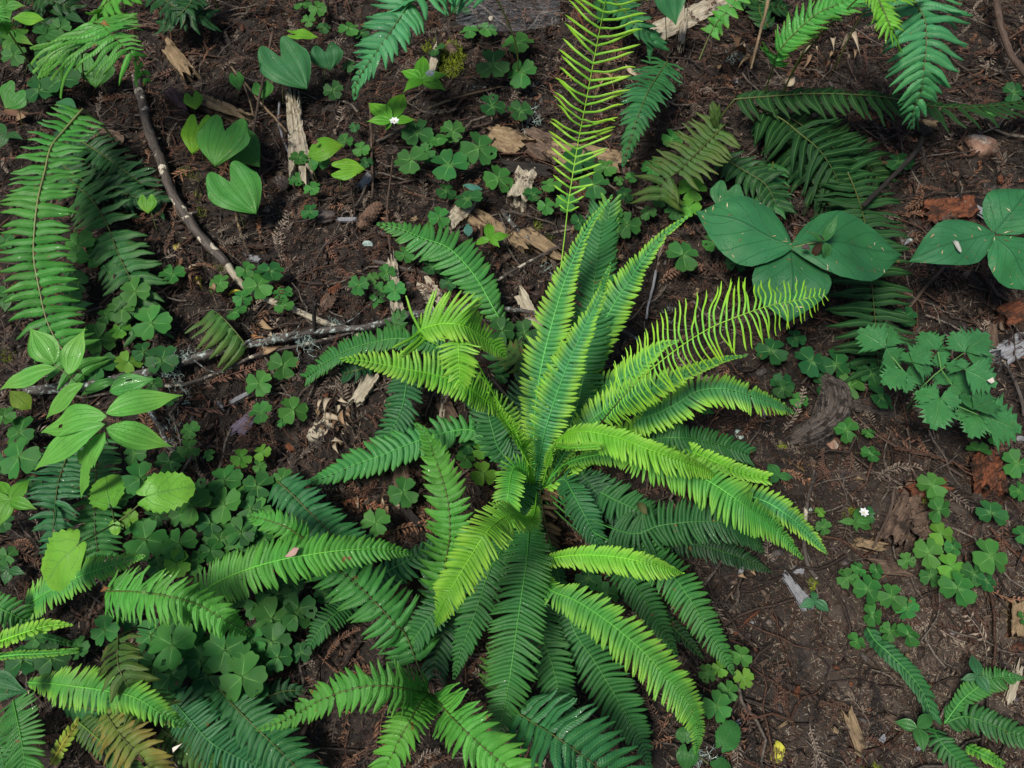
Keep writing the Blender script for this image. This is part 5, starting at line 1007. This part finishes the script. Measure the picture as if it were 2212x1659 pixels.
slab('pale cut stick behind the corner fern tip', (2200,1440), (2180,1515), 9, M_PALE, .010, .004, 'wood_chip')
slab('grey rounded log end on the right edge', (2150,775), (2215,740), 24, M_GREYW, .03, .012, 'log_end', 'log', jag=.08)
slab('orange-brown chunk above the grey log end', (2160,690), (2215,665), 24, M_RED, .03, .010, 'rotten_wood', 'wood')
slab('brown post-like piece left of the grey log end', (2140,705), (2143,760), 11, M_BROWNW, .02, .008, 'wood_chunk', 'wood')
slab('curled brown wood strip at the foot of the right seedling', (1830,1535), (1860,1620), 13, M_TAN, .010, .006, 'wood_chip', jag=.12)
slab('tan flat chip left of the low right seedling', (1910,1545), (1990,1585), 10, M_BROWNW, .008, .005, 'bark_strip', 'bark', (.7, 1))
slab('lilac bark scrap under the yellow-green heart leaf', (778,405), (806,372), 11, (lambda m: m)(M_GREYW), .006, .008, 'bark_scrap', 'bark', (.8, 1))
slab('large violet-grey bark scrap in the open litter at left', (508,936), (545,898), 18, barkish('violet_bark', (.07, .055, .075), (.17, .14, .19)), .005, .012, 'bark_scrap', 'bark', (1, .8), .15)
slab('blue-grey flake left of the pine cone', (728,474), (768,474), 5, M_GREYW, .005, .006)
slab('pale blue stick piece below the lichen branch', (498,870), (538,848), 4.5, M_GREYW, .008, .012, 'wood_sliver', 'wood chip')
slab('dark slate chip on the top edge of the soil at right', (1983,275), (2008,288), 14, M_CHAR, .01, .02, 'bark_scrap', 'bark')
slab('tan splintered scrap near the hanging frond tip', (1992,268), (2024,272), 12, M_TAN, .01, .014)
slab('pinkish wedge scrap left of the corner hanging stem', (2136,112), (2166,84), 9, M_BROWNW, .008, .02, 'bark_scrap', 'bark', (1, .5))
slab('purple dark bark left of the fallen log fragment', (365,195), (405,235), 12, barkish('plum_bark', (.03, .018, .02), (.08, .045, .05)), .01, .02, 'bark_scrap', 'bark')
slab('dark blue-black bark beside the bottom bright frond', (870,1095), (905,1135), 9, M_CHAR, .008, .006, 'bark_scrap', 'bark')
slab('reddish square chip right of the serrated frond', (1082,1080), (1120,1110), 16, M_BROWNW, .012, .006)
slab('lavender bark under the dead curled leaves, right part', (945,635), (955,668), 8, M_GREYW, .006, .006, 'bark_scrap', 'bark')
_r = np.random.default_rng(77)
for (u, v) in [(1620,1265),(1700,1560),(1655,1300),(1640,1440),(1980,1620),(1800,1575),(1860,1480),(1905,1600),(1720,1500),(2030,1360),(1960,1420),(1580,1570),(1690,1440),(1740,1640),(1850,1640),(2120,1340),(2100,1390),(1800,1440),(620,460),(560,560),(700,560),(760,590),(900,470),(1180,560),(1240,490),(1400,540),(640,600),(590,720),(480,880),(700,860),(620,960),(740,960),(1100,560),(1340,560),(1500,640),(1600,660),(2080,600),(2120,680),(2060,380),(2160,380),(1920,280),(1880,300),(1960,520),(1760,1000),(1850,1030),(1740,950),(1650,900),(2090,940),(1600,1240),(1560,1350)]:
    an = _r.uniform(0, 6.3); l = _r.uniform(10, 24); m = [M_BROWNW, M_TAN, M_GREYW, M_BROWNW, M_RED][int(_r.integers(5))]
    nm = {'brown_wood': 'brown', 'tan_wood': 'tan', 'grey_wood': 'blue-grey', 'red_rotten_wood': 'reddish'}[m.name]
    slab('', (u, v), (u+math.cos(an)*l, v+math.sin(an)*l*.8), _r.uniform(3, 7), m, .006, .008, 'wood_chip', 'wood chip', (1, _r.uniform(.5, 1.1)), .12, auto=f"{'short' if l < 17 else 'longish'} {nm} wood chip", nx=8, ny=5)

# ---------------------------------------------------------------- stones
def stone(label, u, v, r, mat, flat=.6, h=0, cat='stone', name='stone', sq=1.0, auto=None):
    c = P(u, v, h); pm = pxs(c); rr = np.random.default_rng(abs(int(u+v))); import bmesh
    bm = bmesh.new(); bmesh.ops.create_icosphere(bm, subdivisions=3, radius=1); ds = [nrm(rr.normal(0, 1, 3)) for _ in range(9)]; am = rr.uniform(.55, .92, 9); V = []
    for q in bm.verts:
        p = np.array(q.co)
        for d, a in zip(ds, am):
            k = p@d
            if k > a: p = p-d*(k-a)*.8
        V.append(p*np.array([sq, 1, flat])*r*pm*1.08*(1+.03*math.sin(7*q.co.x+5*q.co.y)) + c+np.array([0, 0, r*pm*flat*.35]))
    F = [tuple(x.index for x in f.verts) for f in bm.faces]; bm.free(); V = np.array(V); o = single(name, V, F, V[:, :2]*10, mat, label, cat)
    if auto: autolabel(o, auto, u, v)
stone('round brown-grey stone left of the pine cone', 703, 473, 23, M_STONE, .75)
stone('rough dark stone at the foot of the sorrel under the stump', 606, 402, 21, M_STONE, .7)
stone('small tan pebble beside the rough dark stone', 604, 380, 10, M_TAN, .7)
stone('large pink and white quartz-like stone on the right', 2110, 322, 36, M_PINKST, .5, sq=1.1)
stone('pinkish flat stone right of the gnarled root foot', 1796, 962, 20, M_PINKST, .45, sq=1.0)
stone('white eggshell-like fragment near the pine cone', 791, 530, 11, M_LICH, .4, sq=1.3, name='shell_fragment', cat='fragment')
stone('pale round spotted stone right of the blue dark fronds', 1597, 938, 12, M_LICH, .4, sq=.8)
stone('oval grey pebble on the trodden soil by the deer fern tips', 1722, 1233, 11, M_GREYW, .5, sq=1.5)
stone('rusty flake against the dark fern at right', 1884, 255, 18, M_RED, .3, sq=1.2, name='bark_lump', cat='bark')
for (u, v, r, m, w) in [(1661,1343,7,M_STONE,'dark'),(1624,1346,6,M_GREYW,'grey'),(1662,1480,6,M_STONE,'dark'),(1615,1375,7,M_STONE,'dark'),(2060,1318,8,M_STONE,'dark'),(2058,1368,7,M_GREYW,'grey'),(1838,1478,5,M_RED,'reddish'),(1877,1533,5,M_RED,'reddish'),(1985,1600,5,M_GREYW,'grey'),(2017,588,7,M_GREYW,'pale'),(1966,520,7,M_LICH,'whitish'),(1975,262,12,M_LICH,'whitish'),(1700,180,9,M_STONE,'dark'),(1590,178,11,M_GREYW,'pale'),(2204,950,9,M_GREYW,'pale'),(1750,1100,5,M_LICH,'whitish'),(1670,1205,9,M_STONE,'dark'),(2030,975,9,M_STONE,'dark'),(1908,1345,6,M_STONE,'dark')]:
    stone('', u, v, r, m, .5, auto=f'{w} little pebble', name='pebble', cat='pebble')

# ---------------------------------------------------------------- pine cone
def cone():
    a, b = P(775, 492, .018), P(812, 452, .022); loc = (a+b)/2; loc[2] = terr(loc[0], loc[1]); o = thing('pine_cone', 'long brown pine cone lying closed in the litter left of the bright frond', 'pine cone', loc)
    L = np.linalg.norm(b-a)*1.1; pm = pxs(a); R = 16*pm; d = nrm(b-a); M0 = leaf_matrix(a, b)
    v, f, u = tube_geo([a-loc, (a+b)/2-loc, b-loc], [R*.5, R*.75, R*.45], 10); obj('core', build('core', v, f, M_CONE, u), o, np.eye(4))
    V = []; n = 6
    for i in range(n):
        x = i/(n-1)
        for s in (-1, -.5, 0, .5, 1): V.append((x, s*.5*math.sin(math.pi*min(1, .25+x*.62)), .22*(1-s*s)-.05*x+(.0 if x < .9 else -.12)))
    V = np.array(V); sc = build('scale', V, grid_faces(n, 5), M_CONE, V[:, :2])
    for k in range(96):
        t = (k+.5)/96; an = k*2.39996; q = R*math.sin(math.pi*(.12+.80*t))**.6; out = M0[:3, 1]*math.cos(an)+M0[:3, 2]*math.sin(an); p = a+d*L*t+out*q*.62
        X = nrm(d*.85+out*.55); Z = nrm(out-X*np.dot(out, X)); Y = np.cross(Z, X); s = R*.78; M = np.eye(4); M[:3, 0] = X*s; M[:3, 1] = Y*s; M[:3, 2] = Z*s; M[:3, 3] = p; obj('scale', sc, o, rel(M, loc))
cone()

# ---------------------------------------------------------------- curled dead leaves, dead sprays, fallen leaves
def dead(label, a, b, hw, col, h=(.01, .03), curl=.3, name='dead_leaf', cat='dead leaf', side=.2, seed=0, kind='lance', auto=None, roll=0, twist=1.5):
    A, Bp = P(*a, h[0]), P(*b, h[1]); L = np.linalg.norm(Bp-A); pm = pxs(A); n, m = LEAF_N[kind]; V, F, UV = leaf_grid(kind, seed, n, m); r = np.random.default_rng(seed+5)
    x = V[:, 0]; tw = twist*(x-.3)*r.choice([-1, 1]); y = V[:, 1]*hw*pm; z = (V[:, 2]*.5+.5*np.abs(V[:, 1])**1.5)*hw*pm
    Y = y*np.cos(tw)-z*np.sin(tw); Z = y*np.sin(tw)+z*np.cos(tw) + curl*L*np.sin(x*3.0) ; X = x*L+.1*L*np.sin(x*6+seed)
    W = np.stack([X, Y+side*L*x*x, Z+abs(hw*pm)*.3], 1); M = leaf_matrix(A, Bp, roll=roll); W = W@M[:3, :3].T+M[:3, 3]
    o = single(name, W, F, UV, M_DEAD, label, cat, color=(*col, 0))
    if auto: autolabel(o, auto, (a[0]+b[0])/2, (a[1]+b[1])/2)
BE = (.42, .34, .25); TANC = (.30, .20, .12); ORG = (.30, .13, .045); YLW = (.42, .36, .05); BRN = (.13, .07, .045)
_r = np.random.default_rng(12)
_extra = [((u, v), (u+_r.uniform(-26, 26), v+_r.uniform(-26, 26)), _r.uniform(5, 9), [(.42,.34,.25),(.30,.20,.12),(.13,.07,.045)][int(_r.integers(3))]) for u, v in [(702,880),(716,890),(730,905),(708,918),(724,932),(735,960),(715,950),(748,912),(756,890),(695,930),(690,898),(742,935),(500,620),(520,690),(545,700),(585,725),(430,610),(410,580),(470,610),(1760,110),(1800,120),(1780,145),(1830,130),(1730,120),(1700,110),(1860,110),(1310,180),(1335,190),(1290,195),(1320,215),(1575,120),(1610,150),(1600,100),(1550,150),(850,1085),(830,1095),(1145,1140),(1165,1140),(1180,1180)]]
k = 0
for (a, b, hw, c, w) in [(a_, b_, h_, c_, {.42: 'pale beige', .30: 'tan', .13: 'dark brown'}[c_[0]]) for a_, b_, h_, c_ in _extra] + [((700,865),(706,905),9,BE,'pale beige'),((715,865),(712,915),11,BE,'pale beige'),((700,900),(745,925),12,BE,'pale beige'),((740,890),(728,945),9,TANC,'tan'),((705,930),(715,965),9,BE,'pale beige'),((720,955),(742,985),9,BE,'pale beige'),((745,895),(760,920),8,TANC,'tan'),((735,870),(750,885),7,BE,'pale beige'),
   ((770,1075),(790,1100),7,BE,'pale beige'),((860,1100),(850,1065),9,BE,'pale beige'),((840,1115),(828,1080),8,TANC,'tan'),((600,742),(650,735),12,ORG,'orange'),((545,742),(600,715),12,ORG,'orange'),((575,770),(620,745),13,TANC,'tan'),((560,700),(590,720),11,TANC,'tan'),((500,640),(530,655),11,YLW,'yellow'),((455,625),(500,650),12,TANC,'tan'),((420,600),(450,630),12,YLW,'yellow-tan'),((400,560),(370,600),9,ORG,'rust'),((380,545),(400,530),8,YLW,'yellow-tan'),
   ((395,600),(430,570),9,BRN,'dark brown'),((480,760),(520,770),14,YLW,'yellow-tan'),((430,590),(410,640),9,BRN,'dark brown'),((1120,790),(1165,775),10,ORG,'orange'),((1150,800),(1175,770),9,ORG,'rust'),((1130,765),(1160,755),8,ORG,'orange'),((10,245),(60,260),16,BRN,'dark brown'),((40,270),(80,250),12,TANC,'tan'),((0,300),(40,310),12,BRN,'dark brown'),
   ((1740,100),(1745,140),8,BE,'pale beige'),((1790,95),(1785,130),9,BE,'pale beige'),((1815,105),(1810,145),8,BE,'pale beige'),((1745,125),(1760,160),8,TANC,'tan'),((1840,120),(1850,150),7,TANC,'tan'),((1300,170),(1320,210),8,TANC,'tan'),((1350,140),(1362,190),8,BE,'pale beige'),((1330,165),(1345,200),9,TANC,'tan'),((1310,190),(1290,225),9,TANC,'tan'),((1280,160),(1300,200),8,BRN,'dark brown'),
   ((1590,95),(1560,130),10,BRN,'dark brown'),((1600,130),(1580,170),12,BRN,'dark brown'),((1615,120),(1600,190),8,TANC,'tan'),((2060,320),(2080,340),8,BRN,'dark brown'),((1592,1240),(1610,1262),9,TANC,'tan'),((1620,1225),(1640,1240),8,TANC,'tan'),((2165,1065),(2185,1050),8,TANC,'tan'),((1162,1110),(1180,1160),10,BRN,'dark brown'),((1150,1120),(1135,1155),9,BRN,'dark brown'),((1175,1170),(1185,1200),9,BRN,'dark brown'),((380,1640),(410,1620),7,BE,'pale beige'),((730,875),(722,900),9,BE,'pale beige'),((690,915),(670,935),10,BE,'pale beige')]:
    k += 1; dead('', a, b, hw*.75, c, (.010, .022), .16+.14*(k % 3), seed=k, twist=2.6+.5*(k % 3), side=.3*(k % 4-1.5), auto=f'{w} curled dead leaf')
dead('curled pale dead leaf ring standing in the shade at top right', (1700,190), (1722,170), 12, BE, (.02, .04), .5, seed=91, twist=3)
dead('yellow fallen leaf on the trodden soil near the bottom edge', (1672,1640), (1690,1605), 13, (.62, .60, .08), (.008, .010), .08, seed=92, kind='lobed', twist=.2, cat='fallen leaf', name='fallen_leaf')
dead('pink bract leaf lying on the long bright frond', (620,1202), (652,1190), 9, (.42, .26, .24), (.252, .258), .05, seed=93, twist=.2, kind='oval', cat='fallen leaf', name='fallen_leaf')
dead('small rolled green leaf on the broad arched frond', (310,1285), (328,1268), 8, (.14, .32, .08), (.305, .315), .3, seed=94, twist=2, cat='fallen leaf', name='fallen_leaf')
dead('chewed brown stub at the end of the broad arched frond', (222,1272), (243,1276), 9, (.22, .10, .04), (.235, .235), .3, seed=95, twist=2, cat='leaf stub', name='leaf_stub')
dead('whitish bud scale beside the dying blotched frond', (372,1624), (395,1612), 5, (.7, .62, .55), (.09, .10), .1, seed=96, twist=.2, cat='dead leaf')
dead('white bird dropping streak on the right-edge trillium leaf', (2060,522), (2067,545), 6, (.40, .40, .37), (.218, .222), .05, seed=97, twist=.2, kind='lobed', name='bird_dropping', cat='dropping')
dead('dark seed pod hanging on the deer fern at right of the crown', (1378,1090), (1392,1118), 9, (.07, .08, .03), (.17, .18), .3, seed=98, twist=1, kind='oval', name='seed_pod', cat='seed pod')
dead('brown chewed curl on the bright arching top left fern', (220,55), (240,68), 6, (.24, .11, .045), (.455, .46), .3, seed=99, twist=2)
dead('dark scrap on the oval glossy leaf by the stump', (676,312), (690,310), 6, (.12, .06, .05), (.125, .125), .1, seed=100, twist=.3, kind='oval', name='leaf_scrap')
dead('small pale petal on the jagged-leaved plant', (2130,822), (2146,828), 8, (.62, .55, .50), (.225, .225), .1, seed=101, twist=.2, kind='oval', name='petal_scrap', cat='petal')
dead('grey-violet bark flake caught on the dark glossy frond', (925,1032), (950,1022), 6, (.16, .11, .13), (.11, .11), .1, seed=102, twist=.3, kind='oval', name='bark_flake', cat='bark')
dead('dark scrap of leaf on the big trillium centre', (1730,535), (1748,545), 8, (.08, .05, .06), (.285, .285), .2, seed=103, twist=1)

def needle_spray(u, v, ang, ln, col, word, h=.012, k=0):
    V0, F0 = SPRAYS[k % 6]; A = P(u, v, h); B2 = P(u+math.cos(ang)*ln, v+math.sin(ang)*ln, h+.006); L = np.linalg.norm(B2-A); M = leaf_matrix(A, B2); V = (V0*L)@M[:3, :3].T+M[:3, 3]
    c = np.tile(np.array(col)[None], (len(V), 1)); o = single('dead_redwood_spray', V, F0, None, M_LITTER, '', 'dead spray', 'dead redwood needle sprays lying on the litter', col=c, smooth=False)
    autolabel(o, f'{word} dead needle spray', u, v)
k = 0
for (u, v, ang, ln, c, w) in [(562,508,-1.55,42,(.36,.16,.07),'orange'),(395,650,-1.4,60,(.12,.07,.05),'dark brown'),(437,655,-1.6,65,(.13,.075,.055),'dark brown'),(860,120,1.5,60,(.14,.07,.05),'brown'),(800,325,-1.5,70,(.16,.075,.05),'red-brown'),(640,1100,0,60,(.3,.13,.06),'orange'),(735,1085,.2,90,(.32,.13,.06),'orange'),(830,1060,1.2,50,(.28,.12,.06),'rust'),(770,960,.35,90,(.22,.10,.06),'rust'),
   (1010,700,-1.6,55,(.2,.09,.055),'rust'),(2090,390,-1.4,50,(.30,.13,.055),'orange'),(1840,1530,3.1,70,(.22,.12,.08),'brown'),(1700,1625,3.4,60,(.16,.09,.055),'brown'),(1640,1640,-.4,60,(.13,.08,.06),'dark brown'),(1795,1500,1.9,60,(.15,.085,.06),'brown'),(2070,1300,1.2,90,(.15,.085,.06),'brown'),(2110,1360,1.4,100,(.14,.08,.055),'brown'),(2040,1530,.9,60,(.2,.10,.065),'rust'),(1860,1180,-.3,50,(.25,.13,.05),'orange'),(1690,990,.1,70,(.2,.12,.05),'ochre'),
   (580,420,.9,60,(.13,.075,.055),'brown'),(620,520,.3,60,(.13,.075,.05),'brown'),(590,560,-.4,70,(.15,.08,.055),'brown'),(760,520,.5,70,(.16,.08,.055),'brown'),(440,840,-.35,120,(.22,.105,.07),'long rust'),(400,880,-.3,110,(.2,.1,.07),'long rust'),(500,1000,-.2,70,(.13,.08,.055),'brown'),(640,940,.2,70,(.14,.08,.055),'brown'),(470,960,.6,60,(.2,.1,.06),'rust'),(1350,560,1,60,(.2,.1,.065),'rust'),(1440,640,.4,70,(.18,.09,.06),'rust'),(1250,700,.3,50,(.25,.12,.06),'orange'),
   (1480,60,1.2,70,(.12,.07,.05),'dark brown'),(1700,60,1.7,80,(.13,.075,.05),'brown'),(1560,220,0,80,(.16,.075,.05),'red-brown'),(1500,170,1.2,80,(.13,.07,.05),'brown'),(2040,620,2,70,(.15,.08,.055),'brown'),(2120,560,2.2,70,(.17,.09,.06),'brown'),(2150,620,1,50,(.2,.13,.1),'pale brown'),(2100,1440,1,50,(.16,.09,.06),'brown'),(920,80,1.6,60,(.13,.075,.055),'brown'),(1240,20,1.2,70,(.18,.085,.055),'red-brown'),(630,60,1.4,80,(.12,.07,.05),'dark brown'),(500,30,2.2,80,(.12,.07,.055),'dark brown'),(250,1400,.4,60,(.2,.12,.08),'brown'),(290,1360,.5,70,(.2,.11,.08),'brown'),(110,1480,1.2,50,(.2,.1,.07),'brown'),(940,480,.8,60,(.15,.08,.055),'brown'),(820,770,.3,50,(.14,.08,.05),'brown'),(1640,1100,1.6,60,(.13,.08,.055),'brown')]:
    k += 1; needle_spray(u, v, ang, ln, c, w, .016, k)
# redwood braided twig hanging at the top right
stick('brown scaly redwood twig hanging near the top, right of centre', [(1662,-10),(1650,40),(1638,85),(1622,150)], 3.6, 2, M_TAN, (.14, .08, .05), n=30, noise=.35, name='redwood_twig', cat='twig')
stick('reddish scaly twig hanging beside the dark sorrel, top centre', [(1240,10),(1255,45),(1268,80)], 3, 2, M_RED, (.12, .08), n=18, noise=.35, name='redwood_twig', cat='twig')
stick('long braided brown twig hanging above the small centre sorrel', [(799,225),(802,280),(803,335),(806,400),(803,430)], 3.2, 2.5, M_BROWNW, (.06, .03, .02), n=30, noise=.35, name='redwood_twig', cat='twig')

# ---------------------------------------------------------------- moss and lichen
def tuft(name, label, u, v, ru, rv, n, mat, ln, rad, h0=.004, lift=1.0, branch=0, seed=0, col=None):
    r = np.random.default_rng(seed+int(u)); G = []
    for i in range(n):
        a = r.uniform(0, 6.3); q = math.sqrt(r.random()); p = P(u+ru*q*math.cos(a), v+rv*q*math.sin(a), h0*r.uniform(.2, 1.2)); d = nrm(r.normal(0, .7, 3)+np.array([0, 0, lift])); l = ln*r.uniform(.5, 1.2)
        pts = [p, p+d*l*.5+r.normal(0, l*.12, 3), p+d*l+r.normal(0, l*.2, 3)]; G.append(tube_geo(pts, [rad, rad*.8, rad*.3], 3, 0, i, caps=False))
        for b in range(branch):
            d2 = nrm(d+r.normal(0, .8, 3)); G.append(tube_geo([pts[1], pts[1]+d2*l*.45], [rad*.7, rad*.3], 3, 0, i, caps=False))
    V, F, U = joined(G); o = obj(name, build(name, V, F, mat, U)); o['kind'] = 'stuff'; o['label'] = label; return o
tuft('moss', 'yellow-green moss on the knob beside the starflower', 974, 130, 30, 40, 500, M_MOSS, .014, .0011, .03)
tuft('moss', 'yellow moss edge above the knob', 935, 105, 22, 14, 160, M_MOSS, .012, .001, .02)
stone('mossy broken wood knob beside the starflower', 976, 128, 24, M_BROWNW, 1.0, name='mossy_wood', cat='wood', sq=.9)
slab('pale split peg under the moss beside the starflower', (930,165), (945,100), 8, M_PALE, .02, .03, 'wood_peg', 'wood')
for (u, v, a, b, n) in [(430,1700/4,10,14,40),(425,385,16,10,60),(400,370,10,10,40),(435,460,10,14,50),(1180,515,14,10,60),(1160,490,8,20,60),(2030,1090,16,8,60),(1830,1110,14,14,60),(2005,1082,10,6,30),(1755,1262,10,14,50),(1990,1080,10,8,40),(20,770,18,14,60),(480,580,20,14,60),(985,1110,14,10,50),(1690,965,8,6,25),(1280,1110,12,6,40),(1880,1660,20,10,50)]:
    tuft('moss', 'small patch of green moss in the litter', u, v, a, b, n, foliage_moss if 'foliage_moss' in globals() else M_MOSS, .010, .0008, .004, seed=int(v))
for (u, v, a, b, n, l) in [(660,735,26,10,60,.02),(400,770,26,12,46,.018),(590,735,34,8,44,.016),(375,812,30,8,40,.018),(385,860,30,22,50,.022),(660,748,22,20,40,.022),(372,938,22,30,50,.014),(1145,268,14,34,50,.03),(1116,240,26,10,30,.02),(1590,125,18,10,70,.014),(1312,560,16,16,36,.016),(1520,1640,22,22,50,.016),(1448,680,8,20,30,.014),(720,700,30,8,40,.014),(1140,183,36,4,24,.010),(1040,190,30,4,24,.010),(1180,580,16,16,30,.014)]:
    tuft('lichen', 'wispy pale lichen threads', u, v, a, b, int(n*.5), M_LICH, l, .00055, .03 if v < 700 or v > 850 else .05, .4, 3, seed=int(v))

# ---------------------------------------------------------------- spider web
def web():
    V = []; n, m = 24, 10; r = np.random.default_rng(3)
    for i in range(n):
        for j in range(m):
            x, y = i/(n-1), j/(m-1); V.append(P(985+225*x, -25+75*y+16*math.sin(x*3.0)*(1-y)+ (18*math.sin(x*3.14)*y), .07+.02*math.sin(x*5)+.01*y))
    V = np.array(V); F = grid_faces(n, m); UV = np.array([(i/(n-1), j/(m-1)) for i in range(n) for j in range(m)])
    mt, nt = new_mat('web_silk'); b = NB(nt); out = b.n('ShaderNodeOutputMaterial'); tr = b.n('ShaderNodeBsdfTransparent'); df = b.n('ShaderNodeBsdfDiffuse'); df.inputs[0].default_value = (.6, .65, .72, 1)
    g = b.n('ShaderNodeNewGeometry').outputs['Position']; mp = b.n('ShaderNodeMapping'); mp.inputs['Scale'].default_value = (14, 50, 14); b.l(g, mp.inputs[0])
    f = b.math('MULTIPLY', b.step(b.noise(mp.outputs[0], 3, 5, .7), .35, .8), .16); mx = b.n('ShaderNodeMixShader'); b.l(f, mx.inputs[0]); b.l(tr.outputs[0], mx.inputs[1]); b.l(df.outputs[0], mx.inputs[2]); b.l(mx.outputs[0], out.inputs[0])
    o = single('spider_web', V, F, UV, mt, 'thin grey sheet of spider web stretched near the top edge', 'spider web')
web()
# unseen trunk added past the top edge to block sky light and darken the ground
v, f, u = tube_geo(spline([(-3.6, 2.95, .32), (-1.2, 2.82, .30), (1.1, 2.86, .34), (4.2, 3.05, .32)], 40), .44, 28, .04, 9)
single('unseen_shade_log', v, f, u, M_BROWNW, 'unseen redwood trunk added beyond the top edge to shade the ground', 'log')
stone('small cream leaf scrap caught in the spider web', 1060, 40, 7, M_PALE, .4, h=.075, name='leaf_scrap', cat='dead leaf', sq=.7)
settle_labels()
